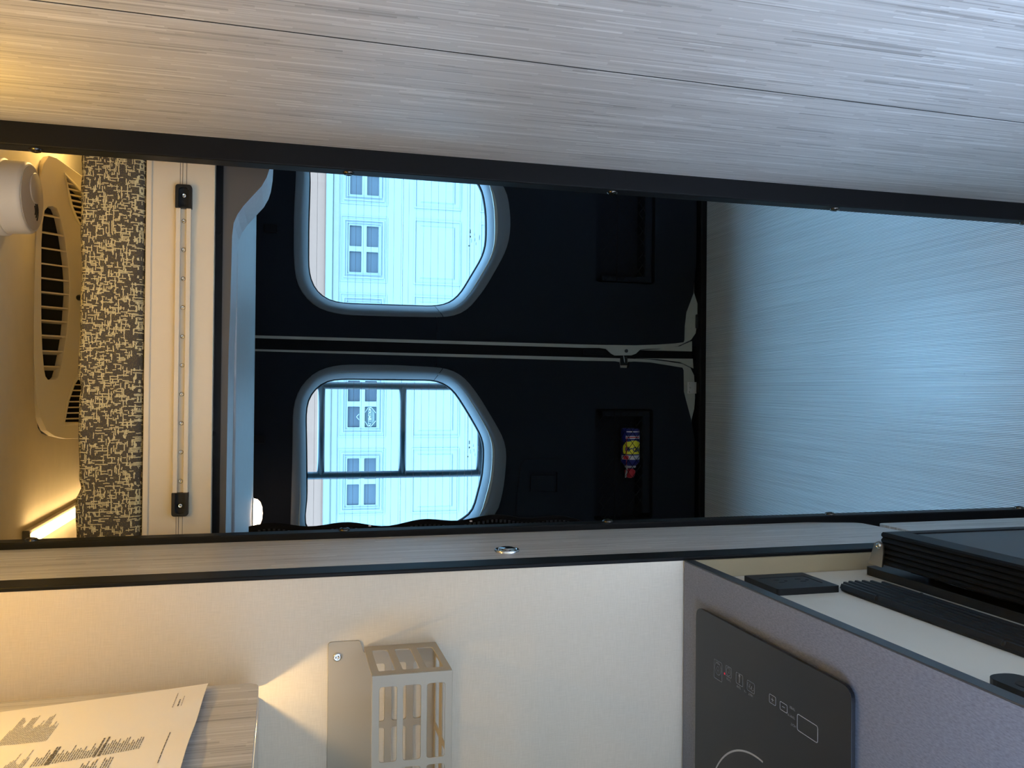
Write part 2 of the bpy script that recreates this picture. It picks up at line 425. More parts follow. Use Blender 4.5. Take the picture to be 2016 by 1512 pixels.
# right wall of the wet bath: laminate panels with an open joint
XP = .3653
t = thing('wall_bath', 'streaked laminate wall panels right of the aisle, split by a thin dark joint', 'wall', (XP, .6, 0), kind='structure')
gy = lambda z: .8957 + (1.685 - z) * .0249
obj('laminate_panel', plate(BM(), [(gy(0)+.0016, 0), (1.345, 0), (1.345, ZT), (gy(ZT)+.0016, ZT)], None, .016, (XP, 0, 0), VY, VZ, VX), m_lam, t)
obj('laminate_panel', plate(BM(), [(-.25, 0), (gy(0)-.0016, 0), (gy(ZT)-.0016, ZT), (-.25, ZT)], None, .016, (XP, 0, 0), VY, VZ, VX), m_lam, t)
obj('backing', bx(XP+.0165, XP+.03, -.25, 1.345, 0, ZT), m_cavity, t)
obj('joint_shade', plate(BM(), [(gy(0)-.0016, 0), (gy(0)+.0016, 0), (gy(ZT)+.0016, ZT), (gy(ZT)-.0016, ZT)], None, .012, (XP+.0002, 0, 0), VY, VZ, VX), m_cavity, t)  # black filler in place of the shade inside the joint
obj('rear_panel', bx(XP+.031, XR0-.002, 1.32, 1.345, 0, ZT), m_blackpl, t)

# threshold under the rear doors
struct('trim_4', bx(-.70, 1.0, 2.7525, 2.834, -.03, .022), m_rubber, 'black rubber threshold at the foot of the rear doors', 'sill', bevel=.005)

# ------------------------------------------------------------------ rear doors
def P2(pts, Y=D2): return [(at(x, y, Y=Y).x, at(x, y, Y=Y).z) for x, y in pts]
R_out = [(583,330),(578,420),(577.7,508),(582,556),(598.6,585.7),(628,609.5),(673,620),(777,623.8),(860.5,625),(896,623),(923,609.5),(955.7,568),(994.4,499.4),(1004.8,466.7),(1005.7,428),(999,373)]
R_in = [(611,330),(607,443),(607,532),(612,556),(628,581),(655,594.6),(688,597.6),(770,600.5),(854.5,603),(884,599),(908,580),(930,543),(952.7,505),(960,478.6),(960,419),(952.7,371)]
L_out = [(574.8,1027),(575,900),(576,806.7),(582,777),(598.6,750),(628,726),(673,717),(777,718),(863.5,722.7),(887,726),(914,741),(944,780),(982.5,845),(996,872),(998,896),(993,955.5),(979.5,1015)]
L_in = [(612,1030),(604,991),(602,806.7),(606,783),(625,759),(646,747),(688,745.6),(770,746.5),(857.5,747.7),(872,751.6),(896,768),(926,815.6),(952.7,863),(955.7,887),(952.7,937.6),(932,1015)]
Ro = P2(R_out) + [(.80, .86), (.835, .95), (.835, 1.38), (.80, 1.425)]
Ri = P2(R_in, D2+.035) + [(.76, .865), (.775, .93), (.775, 1.35), (.75, 1.385)]
Lo = P2(L_out) + [(-.47, .87), (-.535, .95), (-.535, 1.38), (-.50, 1.425)]
Li = P2(L_in, D2+.035) + [(-.43, .862), (-.475, .93), (-.475, 1.35), (-.45, 1.385)]
Lo[:1] = []; Li[:1] = []
def resample(poly, c, n=96):
    """polygon radius along n directions from c"""
    out = []
    for k in range(n):
        a = 2*math.pi*k/n; d = Vector((math.cos(a), math.sin(a))); best = None
        for i in range(len(poly)):
            p, q = Vector(poly[i-1]), Vector(poly[i]); e = q - p; den = d.x*e.y - d.y*e.x
            if abs(den) < 1e-9: continue
            w = p - Vector(c); s = (w.x*e.y - w.y*e.x)/den; u = (w.x*d.y - w.y*d.x)/den
            if s > 0 and -1e-6 <= u <= 1+1e-6 and (best is None or s > best): best = s
        out.append(best or .1)
    # light smoothing takes the corners off
    for _ in range(2): out = [(out[k-1] + 2*out[k] + out[(k+1) % n])/4 for k in range(n)]
    return [(c[0] + r*math.cos(2*math.pi*k/n), c[1] + r*math.sin(2*math.pi*k/n)) for k, r in enumerate(out)]
def offset(poly, c, d):
    out = []
    for x, z in poly:
        v = Vector((x - c[0], z - c[1])); l = v.length; v *= (l + d)/l; out.append((c[0]+v.x, c[1]+v.y))
    return out
def clipz(poly, z, above):
    """polygon part above or below the height z"""
    out = []
    for i in range(len(poly)):
        a, b = poly[i-1], poly[i]; ia, ib = (a[1] > z) == above, (b[1] > z) == above
        if ia != ib:
            t = (z - a[1])/(b[1] - a[1]); out.append((a[0] + (b[0]-a[0])*t, z))
        if ib: out.append(b)
    return out
ZSEAM = .9675
def c7(x, y): return (1150 + x/6.872, 640 + y/6.872)
def c6(x, y): return (960 + x/3.979, 340 + y/3.979)
def net(bm, x0, x1, z0, z1, Y, p=.040, q=.030, r=.0009):
    """diagonal cords clipped to a rectangle"""
    for s in (1, -1):
        k = -40
        while k < 80:
            # line x = x0 + k*p/... + s*(z - z0)*p/q
            xa = x0 + k*p; pts = []
            za, zb = z0, z1
            f = lambda z: xa + s*(z - z0)*p/q
            lo, hi = z0, z1
            if s > 0: lo = max(lo, z0 + (x0 - xa)*q/p); hi = min(hi, z0 + (x1 - xa)*q/p)
            else: lo = max(lo, z0 + (xa - x1)*q/p); hi = min(hi, z0 + (xa - x0)*q/p)
            if hi - lo > .004:
                tube(bm, [(f(lo), Y, lo), (f(hi), Y, hi)], r, 5)
            k += 1
    return bm
def rear_door(nm, label, outp, inn, c, edge_panel, edge_metal, pocket, mirror):
    t = thing(nm, label, 'door', (edge_metal[0][0], D2, .06), kind='structure')
    O, I = resample(outp, c), resample(inn, c)
    gl = offset(I, c, .012); back = offset(O, c, -.005)
    pk = rrect(*pocket, .014, 4)
    xh = .97 if not mirror else -.65
    # dark moulded lining in two pieces with a seam beside the window
    low = [p for p in edge_panel]
    zt = 1.66
    xe_t, xe_s = edge_panel[0][0], edge_panel[0][0] + (edge_panel[1][0]-edge_panel[0][0])*(edge_panel[0][1]-ZSEAM)/(edge_panel[0][1]-edge_panel[1][1])
    up = [(xe_t, zt), (xe_s, ZSEAM+.0010), (xh, ZSEAM+.0010), (xh, zt)]
    lowo = [(xe_s, ZSEAM-.0010)] + edge_panel[1:] + [(xh, .036), (xh, ZSEAM-.0010)]
    # join the window outline to the seam: the lining above and below follow the surround
    def notch(rect_pts, above):
        w = clipz(back, ZSEAM + (.0010 if above else -.0010), above)
        return rect_pts, w
    # upper piece: rectangle with the window cut from its lower edge
    def cut(above):
        z = ZSEAM + (.0010 if above else -.0010)
        w = [p for p in back if (p[1] > z) == above]
        w.sort(key=lambda p: math.atan2(p[1]-c[1], p[0]-c[0]))
        xs = sorted(clipz(back, z, above), key=lambda p: abs(p[1]-z))[:2]; xs.sort()
        xl, xr = (xs[0][0], z), (xs[1][0], z)
        if above:
            w.sort(key=lambda p: math.atan2(p[1]-z, p[0]-c[0])); chain = [xr] + w + [xl]            # right to left over the top
        else:
            w.sort(key=lambda p: -math.atan2(p[1]-z, p[0]-c[0])); chain = [xr] + w + [xl]           # right to left underneath
        return chain
    chU, chL = cut(True), cut(False)
    if not mirror:      # centre edge at the left
        upoly = [up[0], up[1]] + chU[::-1] + [up[2], up[3]]
        lpoly = lowo[:-1] + [lowo[-1]] + chL
    else:
        upoly = [up[0], up[1]] + chU + [up[2], up[3]]
        lpoly = lowo[:-1] + [lowo[-1]] + chL[::-1]
    obj('upper_lining', plate(BM(), upoly, None, .016, (0, D2, 0)), m_doorpl, t)
    obj('lower_lining', plate(BM(), lpoly, [pk], .016, (0, D2, 0)), m_doorpl, t)
    # painted inner frame that shows beside the lining
    mo = edge_metal + [(xh, .030), (xh, zt+.005)]
    obj('inner_frame', plate(BM(), mo, [offset(gl, c, .008), rrect(pocket[0]-.005, pocket[1]+.005, pocket[2]-.005, pocket[3]+.005, .014)], .006, (0, D2+.0165, 0)), m_body, t, label='beige painted inner frame')
    sk = [(edge_metal[0][0] + (-.002 if mirror else .002), zt+.005), (edge_metal[0][0] + (-.002 if mirror else .002), .02), (xh, .02), (xh, zt+.005)]
    obj('outer_skin', plate(BM(), sk, [gl], .008, (0, D2+.106, 0)), m_van, t)
    obj('side_return', bx(min(sk[0][0], sk[0][0]+(-.006 if mirror else .006)), max(sk[0][0], sk[0][0]+(-.006 if mirror else .006)), D2+.03, D2+.105, .02, zt), m_rubber, t)
    # window surround: two rings, seam at the lining joint
    n = len(O); OM = offset(O, c, -.004); IM = [((a[0]*.35+b[0]*.65), (a[1]*.35+b[1]*.65)) for a, b in zip(O, I)]
    def profile(o, om, im, ii, dy=0):
        return [(o[0], D2+.004+dy, o[1]), (om[0], D2-.007+dy, om[1]), (im[0], D2+.020+dy, im[1]), (ii[0], D2+.042+dy, ii[1]), (ii[0], D2+.050+dy, ii[1])]
    lerp = lambda a, b, f: (a[0]+(b[0]-a[0])*f, a[1]+(b[1]-a[1])*f)
    def ring(bm, rows):
        vs = [[bm.verts.new(q) for q in r] for r in rows]
        for A, B in zip(vs, vs[1:]):
            for a in range(4): bm.faces.new([A[a], B[a], B[a+1], A[a+1]])
    for above in (True, False):
        zs = ZSEAM + (.0009 if above else -.0009)
        inside = [(q[1] > zs) == above for q in I]
        st = next(k for k in range(n) if inside[k] and not inside[k-1]); rows = []
        def cross(k0, k1):
            f = (zs - I[k0][1])/(I[k1][1] - I[k0][1]); return profile(lerp(O[k0], O[k1], f), lerp(OM[k0], OM[k1], f), lerp(IM[k0], IM[k1], f), lerp(I[k0], I[k1], f))
        rows.append(cross(st-1, st)); k = st
        while inside[k]: rows.append(profile(O[k], OM[k], IM[k], I[k])); k = (k+1) % n
        rows.append(cross(k-1, k))
        bm = BM(); ring(bm, rows)
        obj('window_surround', bm, m_bezel, t, smooth=True, label='grey moulded window surround')
    bm = BM(); ring(bm, [profile(O[k % n], OM[k % n], IM[k % n], I[k % n], .007) for k in range(n+1)])
    obj('surround_backing', bm, m_rubber, t, smooth=True)
    G1, G2 = offset(I, c, .006), offset(I, c, -.0045)
    bm = BM(); rr = []
    for k in range(n): rr.append([bm.verts.new((G1[k][0], D2+.046, G1[k][1])), bm.verts.new((G2[k][0], D2+.051, G2[k][1])), bm.verts.new((G2[k][0], D2+.062, G2[k][1])), bm.verts.new((G1[k][0], D2+.066, G1[k][1]))])
    for k in range(n):
        A, B = rr[k-1], rr[k]
        for a in range(4): bm.faces.new([A[a], B[a], B[(a+1)%4], A[(a+1)%4]])
    obj('gasket', bm, m_rubber, t, smooth=True)
    gp = obj('window_pane', plate(BM(), G1, None, .003, (0, D2+.058, 0)), m_glass, t, label='tinted heated rear window pane')
    bm = BM(); z = min(p[1] for p in G2) + .012; i = 0
    while z < max(p[1] for p in G2) - .006:
        xs = [p for p in (span([(q[1], q[0]) for q in G2], z),) if p]
        if xs: box(bm, xs[0][0]+.004, xs[0][1]-.004, D2+.0572, D2+.0579, z-.00035, z+.00035)
        z += .0247
    obj('heating_wires', bm, m_wire, gp, stuff=True)
    # storage pocket let into the lining
    x0, x1, z0, z1 = pocket; Yb = D2+.082
    bm = BM(); out = rrect(x0, x1, z0, z1, .014, 4); bk = rrect(x0+.004, x1-.004, z0+.004, z1-.004, .012, 4)
    A = [bm.verts.new((p[0], D2+.003, p[1])) for p in out]; B = [bm.verts.new((p[0], Yb, p[1])) for p in bk]
    for i in range(len(A)): bm.faces.new([A[i-1], A[i], B[i], B[i-1]])
    bm.faces.new(B)
    pkt = obj('storage_pocket', bm, m_doorpl, t, recalc=False)
    bm = BM(); box(bm, x0+.02, x1-.02, D2+.012, Yb-.002, z0+.004, z0+.034)
    sx = x0+.006 if mirror is False else x1-.026
    obj('ledge', bm, m_doorpl, pkt, bevel=.004)
    bm = BM(); box(bm, sx, sx+.02, D2+.010, D2+.03, z0+.006, z1-.03)
    obj('side_bar', bm, m_doorpl, pkt, bevel=.004)
    nz1 = z1-.005
    obj('net', net(BM(), x0+.006, x1-.006, z0+.03, z1-.02, D2+.004), m_rubber, pkt, stuff=True)
    bm = BM(); tube(bm, [(x0+.004, D2+.004, z0+.14), (x1-.004, D2+.004, z0+.14)], .002, 6)
    obj('net_cord', bm, m_rubber, pkt)
    return t
def pts(fn, l, Y): return [(at(*fn(*p), Y=Y).x, at(*fn(*p), Y=Y).z) for p in l]
# edges run from the top down along the centre gap, then along the bottom towards the hinges
r_panel = [(.1655, 1.66)] + pts(c7, [(0,258),(300,265),(700,270),(1000,262),(1250,245),(1345,232),(1357,205),(1362,0)], D2) + pts(c6, [(1545,1200),(1557,1095),(1613,945)], D2) + [(.47, .036)]
r_metal = [(.1575, 1.66)] + pts(c7, [(0,307),(210,308),(300,322),(370,387),(420,411),(640,409),(700,387),(760,332),(860,322),(1100,319),(1270,285),(1450,197),(1508,112),(1517,58)], D2+.0165) + pts(c6, [(1650,1200),(1655,1060),(1617,940)], D2+.0165) + [(.50, .030)]
l_panel = [(.1165, 1.66)] + pts(c7, [(0,482),(420,490),(478,500),(490,576),(600,580),(615,497),(680,493),(900,506),(1150,546),(1330,576),(1346,612),(1350,900),(1377,1010),(1447,1272)], D2) + [(-.17, .036)]
l_metal = [(.1225, 1.66)] + pts(c7, [(0,435),(480,449),(700,456),(900,466),(1150,496),(1330,526),(1440,582),(1488,680),(1500,900),(1500,1000),(1490,1130),(1452,1283)], D2+.0165) + [(-.2, .030)]
door_r = rear_door('door_1', 'right-hand charcoal cargo door with an empty netted pocket', Ro, Ri, (.53, 1.10), r_panel, r_metal, (.377, .78, .196, .416), False)
door_l = rear_door('door_2', 'left-hand charcoal cargo door with a can in its netted pocket', Lo, Li, (-.22, 1.10), l_panel, l_metal, (-.445, -.0595, .198, .4145), True)
# latch striker, cover plug, lower catches
c = at(*c7(570, 350), Y=D2+.0165)
obj('cover_plug', cyl(BM(), (c.x, D2+.0175, c.z), (0, -1, 0), .0062, .003, 20), m_blackpl, door_r)
a = at(*c7(490, 425), Y=D2+.014); b = at(*c7(582, 545), Y=D2+.014)
obj('latch_socket', bx(b.x, a.x, D2+.010, D2+.0160, b.z, a.z), m_cavity, door_l, bevel=.001)
a = at(*c7(530, 425), Y=D2+.008); b = at(*c7(545, 512), Y=D2+.008)
obj('striker_pin', tube(BM(), [(a.x+.004, D2+.006, a.z), (b.x, D2+.006, b.z)], .0018, 8), m_chrome, door_l, smooth=True)
a = at(*c7(1395, 770), Y=D2+.0165); b = at(*c7(1500, 928), Y=D2+.0165)
hg = obj('catch_plate', bx(b.x, a.x, D2+.012, D2+.0162, b.z-.004, a.z), m_bracket, door_l, bevel=.001)
for p in ((1425, 795), (1435, 848), (1423, 905)):
    q = at(*c7(*p), Y=D2+.012); screw('screw', hg, (q.x, D2+.012, q.z), (0, -1, 0), .0025, m_steel)
obj('catch', bx(b.x+.004, a.x-.004, D2+.004, D2+.0118, b.z-.02, b.z-.006), m_blackpl, door_l, bevel=.002)
for p in ((1605, 1110), (1555, 1220), (1600, 1220)):
    q = at(*c6(*p), Y=D2+.0165); screw('screw', door_r, (q.x, D2+.0165, q.z), (0, -1, 0), .0036, m_body)
a = at(*c6(1628, 1110), Y=D2+.014); b = at(*c6(1656, 1222), Y=D2+.014)
obj('catch', bx(b.x, a.x, D2+.004, D2+.0160, b.z, a.z), m_blackpl, door_r, bevel=.003)
# latch cover strip hanging in the gap
a = at(*c7(0, 330), Y=D2+.02); b = at(*c7(300, 400), Y=D2+.02)
obj('gap_cover', bx(b.x, a.x, D2+.018, D2+.03, b.z, a.z), m_rubber, door_r, bevel=.003)
obj('gap_seal', bx(.108, .170, D2+.045, D2+.112, .03, 1.66), m_rubber, door_r)
tri = pts(c7, [(760,338),(1460,356),(1460,215),(1300,285),(1000,328)], D2+.026)
obj('frame_gusset', plate(BM(), tri, None, .004, (0, D2+.026, 0)), m_body, door_r)
tri = pts(c7, [(700,449),(1470,455),(1480,585),(1300,500),(1000,462)], D2+.026)
obj('frame_gusset', plate(BM(), tri, None, .004, (0, D2+.026, 0)), m_body, door_l)
# inner door handle on the left-hand door
def c6b(x, y): return (960 + x/3.979, 680 + y/3.979)
hp = pts(c6b, [(222,1330),(240,1100),(262,930),(300,893),(560,886),(596,920),(606,1100),(617,1330)], D2-.006)
hnd = obj('handle_housing', plate(BM(), rpoly(hp, .008), [rpoly(pts(c6b, [(330,985),(545,990),(545,1150),(330,1145)], D2-.006), .006)], .0058, (0, D2-.006, 0)), m_doorpl, door_l, bevel=.003)
a = at(*c6b(330, 985), Y=D2); b = at(*c6b(545, 1150), Y=D2)
obj('lever', bx(b.x+.002, a.x-.014, D2-.006, D2-.001, b.z+.008, a.z-.002), m_doorpl, hnd, bevel=.002)
# small bump stops high on the doors
for nm, p in ((door_r, (533, 450)), (door_l, (508, 865))):
    q = at(*p, Y=D2-.006); obj('bump_stop', bx(q.x-.013, q.x+.013, D2-.014, D2-.0002, q.z-.020, q.z+.020), m_rubber, nm, bevel=.003)
# etched maker's marks in the lower corner of each pane
for nm, q0 in ((door_r, (940, 470)), (door_l, (938, 885))):
    bm = BM()
    for dx, dy, w, h in ((-14,-14,.012,.003),(-14,-4,.006,.004),(-12,4,.014,.0015),(-6,-8,.010,.0015),(-5,2,.012,.0015),(-3,10,.010,.0015),(4,-2,.016,.002),(-17,14,.004,.004)):
        q = at(q0[0]+dx, q0[1]+dy, Y=D2+.0575); box(bm, q.x-w/2, q.x+w/2, D2+.0570, D2+.0575, q.z-h/2, q.z+h/2)
    obj('etched_marks', bm, m_etch, nm, stuff=True)

# ------------------------------------------------------------------ spray can lying in the pocket
cz, cy, R = .2665, D2+.040, .033
can = thing('spray_can', 'blue and yellow spray can with red cap lying behind the door net', 'spray can', (-.22, cy, cz-R))
xb = -.128; AX = (-1, 0, 0); cc = (xb, cy, cz)
obj('body', lathe(BM(), cc, AX, [(0, .002), (R-.003, 0), (R, .003), (R, .118), (R-.002, .122), (R-.010, .130), (.012, .136), (.011, .142), (0, .142)], 32), m_blue, can, smooth=True)
def band(name, h0, h1, a0, a1, mat, lab=None, rr=R+.0004, shape=None):
    bm = BM(); n = 14; k = 10
    g = []
    for j in range(k+1):
        row = []
        for i in range(n+1):
            s = -1 + 2*i/n; tt = j/k; sc = shape(tt) if shape else 1
            a = (a0+a1)/2 + s*(a1-a0)/2*sc
            row.append(bm.verts.new((xb - (h0 + (h1-h0)*tt), cy - rr*math.cos(a), cz + rr*math.sin(a))))
        g.append(row)
    for j in range(k):
        for i in range(n): bm.faces.new([g[j][i], g[j][i+1], g[j+1][i+1], g[j+1][i]])
    return obj(name, bm, mat, can, smooth=True, label=lab)
band('label_band', .094, .109, -1.5, 1.5, m_canwhite, 'white label band')
band('label_band', .026, .036, -.9, .9, m_canwhite)
band('label_panel', .042, .090, -1.25, 1.25, m_yellow, 'yellow label panel', shape=lambda t: math.sqrt(max(.05, 1-(1-min(1, t*2.2))**2)) if t < .45 else 1)
band('label_stripe', .029, .033, -.7, .7, m_red, rr=R+.0008)
band('label_dot', .096, .108, .55, 1.15, m_red, rr=R+.0008)
band('label_stripe', .010, .013, -.8, .8, m_canwhite)
ang = lambda u: u/R
bm = text_bm('WD-40', .020, lambda u, v: Vector((xb - (.072 + v*1.15), cy - (R+.0010)*math.cos(ang(u)), cz + (R+.0010)*math.sin(ang(u)))), .0006)
obj('lettering', bm, m_blue, can, label='dark blue lettering')
obj('valve_cup', lathe(BM(), (xb-.136, cy, cz), AX, [(.020, -.006), (.021, .001), (.018, .003), (0, .003)], 20), m_grey_print, can, smooth=True)
obj('cap', lathe(BM(), (xb-.139, cy, cz), AX, [(.010, 0), (.012, .006), (.019, .010), (.018, .024), (.012, .034), (.006, .036), (0, .036)], 20), m_red, can, smooth=True, label='red trigger cap')
obj('straw_clip', tube(BM(), [(xb-.13, cy-.016, cz+.019), (xb-.15, cy-.016, cz+.019), (xb-.172, cy-.014, cz+.023)], .0032, 8), m_grey_print, can, smooth=True)
obj('straw', tube(BM(), [(xb-.03, cy-.026, cz+.0245), (xb-.128, cy-.026, cz+.0245)], .0012, 6), m_red, can, smooth=True)

# ------------------------------------------------------------------ raised bed
YF = 1.45
bed = thing('lift_bed', 'raised lift bed with cream metal front rail hanging over the cargo area', 'bed', (.14, YF, 1.56))
X0, X1 = XL0+.01, XR0-.01
prof = [(0, 1.5600), (0, 1.653), (-.0035, 1.6545), (-.0035, 1.6622), (.012, 1.6632), (.05, 1.6632), (.05, 1.5600)]
obj('front_rail', extr(BM(), prof, (X0, YF, 0), VY, VZ, VX*(X1-X0)), m_cream, bed, bevel=.001)
obj('edge_strip', bx(X0, X1, YF-.0012, YF, 1.5606, 1.5622), m_cream, bed)
for z in (1.6125, 1.6088, 1.6030): obj('groove_line', bx(X0, X1, YF-.0006, YF+.0001, z-.0003, z+.0003), m_tan, bed)
# perforated track with ten bolts and two end caps
tr = obj('track', bx(-.1664, .2845, YF-.0025, YF, 1.5945, 1.6178), m_cream, bed)
for z0, z1 in ((1.6102, 1.6178), (1.5945, 1.6020)): obj('track_lip', bx(-.1664, .2845, YF-.011, YF-.0025, z0, z1), m_cream, tr, bevel=.0012)
b0 = screw('bolt', tr, (.2653, YF-.0025, 1.6060), (0, -1, 0), .0036, m_steel, .0026)
for k in range(1, 10): copy(b0, (-.04598*k, 0, 0))
for s, xa, xb_ in ((1, .2845, .3218), (-1, -.1664, -.2036)):
    lo, hi = min(xa, xb_), max(xa, xb_)
    out = rpoly([(lo, 1.5938), (hi, 1.5938), (hi, 1.6184), (lo, 1.6184)], [.001, .005, .005, .001] if s > 0 else [.005, .001, .001, .005], 4)
    i0, i1 = (lo-.0002, hi-.004) if s > 0 else (lo+.004, hi+.0002)
    slot = rpoly([(max(i0, lo+.0012), 1.5985), (min(i1, hi-.0012), 1.5985), (min(i1, hi-.0012), 1.6135), (max(i0, lo+.0012), 1.6135)], [.001, .0065, .0065, .001] if s > 0 else [.0065, .001, .001, .0065], 5)
    bm = plate(BM(), out, [slot], .0105, (0, YF-.0125, 0)); plate(bm, out, None, .002, (0, YF-.002, 0))
    cap = obj('end_cap', bm, m_blackpl, bed, label='black plastic end cap', bevel=.0006)
    screw('screw', cap, ((xa*.42+xb_*.58), YF-.002, 1.6062), (0, -1, 0), .0042, m_chrome, .003)
# taupe apron with the S-curved end, and the underside
YA, YA2 = 1.47, 1.64
low = [(-.35, 1.5392), (.06, 1.5374), (.123, 1.5357), (.204, 1.5346), (.250, 1.534), (.2711, 1.5318), (.2853, 1.5262), (.2999, 1.5170), (.3147, 1.5049), (.3345, 1.4885), (.35, 1.4805), (.3635, 1.4765), (.385, 1.4735), (.42, 1.472), (.7, 1.472), (X1, 1.472)]
apr = [(X0, 1.5395)] + low + [(X1, 1.5595), (X0, 1.5595)]
ap = BM(); plate(ap, apr, None, YA2-YA, (0, YA, 0))
bm = ap
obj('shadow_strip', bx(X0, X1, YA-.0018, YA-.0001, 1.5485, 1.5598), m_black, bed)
me_ap = obj('apron', bm, [m_tan, m_under], bed)
me_ap.data.polygons.foreach_set('material_index', [1 if abs(p.normal.y) < .5 else 0 for p in me_ap.data.polygons])
obj('base_panel', bx(X0, X1, YA2+.001, 2.665, 1.5335, 1.5590), m_under, bed, bevel=.002)
for p in ((431, 459), (421, 853)):
    q = at(*p, Y=YA); obj('plug', cyl(BM(), (q.x, YA-.0016, q.z), (0, -1, 0), .0042, .0025, 12), m_rubber, bed)
# round light under the bed
pk = thing('puck_light', 'lit round puck light under the rear edge of the raised bed', 'light', (-.365, 2.60, 1.5335))
obj('rim', lathe(BM(), (-.365, 2.60, 1.5334), (0, 0, -1), [(.0475, 0), (.0475, .003), (.044, .004), (0, .004)], 32), m_white_pl, pk, smooth=True)
obj('diffuser', lathe(BM(), (-.365, 2.60, 1.5296), (0, 0, -1), [(.0435, 0), (.041, .010), (.033, .018), (.018, .0235), (0, .025)], 32), m_puck, pk, smooth=True, label='glowing domed diffuser')

# mattress with seam pinches
def cushion(x0, x1, y0, y1, z0, z1, seams):
    bm = BM(); prof = []; rr = .011
    for a in range(0, 91, 15): prof.append((y0 + rr - rr*math.cos(math.radians(a)), z1 - rr + rr*math.sin(math.radians(a))))
    prof = [(y0+.012, z0), (y0+.004, z0+.004), (y0, z0+.014), (y0-.001, (z0+z1)/2), (y0, z1-rr)] + prof[1:] + [(y0+.10, z1+.003), (y1, z1)]
    nx = 260; rows = []
    for i in range(nx+1):
        x = x0 + (x1-x0)*i/nx; pinch = 0
        for s, w, d in seams: pinch += d*math.exp(-((x-s)/w)**2)
        wv = .0012*math.sin(x*23+1) + .0008*math.sin(x*61)
        row = []
        for k, (y, z) in enumerate(prof):
            f = max(0, (z-z0)/(z1-z0)-.35)/.65
            row.append(bm.verts.new((x, y + pinch*.6*f, z - pinch*f + wv*f)))
        rows.append(row)
    for A, B in zip(rows, rows[1:]):
        for k in range(len(prof)-1): bm.faces.new([A[k], B[k], B[k+1], A[k+1]])
    bm.faces.new([r[0] for r in rows][::-1] + [r[-1] for r in rows]) if False else None
    bmesh.ops.contextual_create(bm, geom=[e for e in bm.edges if e.is_boundary])
    return bm
cu = obj('mattress', cushion(X0+.01, X1-.01, YF-.008, 2.62, 1.6640, 1.7560, [(-.157, .010, .0045), (-.0005, .013, .0035), (.33, .012, .002), (-.19, .03, -.002)]), m_woven, smooth=True)
tag(cu, 'speckled black and cream tweed mattress edge on the raised bed', 'mattress')

# ------------------------------------------------------------------ ceiling: air conditioner, smoke alarm, light bar
P0 = Vector((0, 1.880, ZT)); Vs = Vector((0, .7071, -.7071)); Ns = Vector((0, .7071, .7071)); nF = -Ns
def fc(l):
    out = []
    for x, y in l:
        q = atp(x, y, P0, nF); out.append((q.x, (q - P0).dot(Vs)))
    return out
ac = thing('air_conditioner', 'cream ceiling air conditioner with dark louvred vent above the mattress', 'air conditioner', (.18, 1.95, ZT))
outl = fc([(190,868),(158,864),(130,864),(108,859),(92,848),(80,822),(72,785),(69,740),(67,650),(68,560),(71,480),(75,400),(79,352),(86,322),(97,306),(112,311),(160,345),(190,366)])
outl = [(u, max(v, .0006)) for u, v in outl]
vent = fc([(82,643),(81.6,560),(82,480),(84,440),(88,415),(95,407),(104,406),(112,410),(118,425),(127,466),(134,515),(137,555),(137.3,580),(134,630),(131,660),(125,697),(119,726),(114,743),(109,747.5),(95,748),(90,741),(87,726),(84,690)])
sv_r = fc([(128,346),(176,398),(176,470),(160,445),(150,425),(143,408)])
sv_l = fc([(127,831),(176,831),(176,700),(158,738),(146,758),(135.6,787.6)])
hs = obj('housing', plate(BM(), outl, [vent, sv_r, sv_l], .022, P0, VX, Vs, Ns), m_abs, ac, bevel=.006, seg=3)
lc = fc([(140, 580)])[0]
bk = [(u*.985+.003, v) for u, v in outl]
obj('body', plate(BM(), bk, None, .10, P0 + Ns*.0225, VX, Vs, Ns), m_cavity, ac)
for y in (428, 462, 492, 522, 550, 577, 605, 632, 661, 691, 721):
    u = fc([(108, y)])[0][0]; s = span(vent, u)
    if not s: continue
    tilt = (u - lc[0])*2.2
    ax = VX*.0015; az = (Ns + VX*tilt).normalized()
    obj('louvre', obox(BM(), P0 + VX*u + Vs*((s[0]+s[1])/2) + az*.013, ax, Vs*((s[1]-s[0])/2+.003), az*.0105), m_abs, ac)
for hole, nn, lean in ((sv_r, 11, .45), (sv_l, 12, -.12)):
    us = [p[0] for p in hole]; u0, u1 = min(us), max(us)
    fr = obj('side_grille', plate(BM(), [(q[0], q[1]) for q in offset(hole, (sum(us)/len(us), sum(p[1] for p in hole)/len(hole)), .007)], [hole], .003, P0 - Ns*.003, VX, Vs, Ns), m_abs, ac, bevel=.001)
    for k in range(nn):
        u = u0 + (u1-u0)*(k+.7)/nn; s = span(hole, u)
        if not s: continue
        obj('slat', obox(BM(), P0 + VX*u + Vs*((s[0]+s[1])/2) + Ns*.003, VX*.0014, Vs*((s[1]-s[0])/2+.002), Ns*.004), m_abs, fr)
q = atp(155, 586, P0, nF)
obj('sensor', lathe(BM(), q, -Ns, [(.006, -.002), (.006, .006), (.0035, .008), (.0035, .018), (0, .018)], 14), m_blackpl, ac, smooth=True)

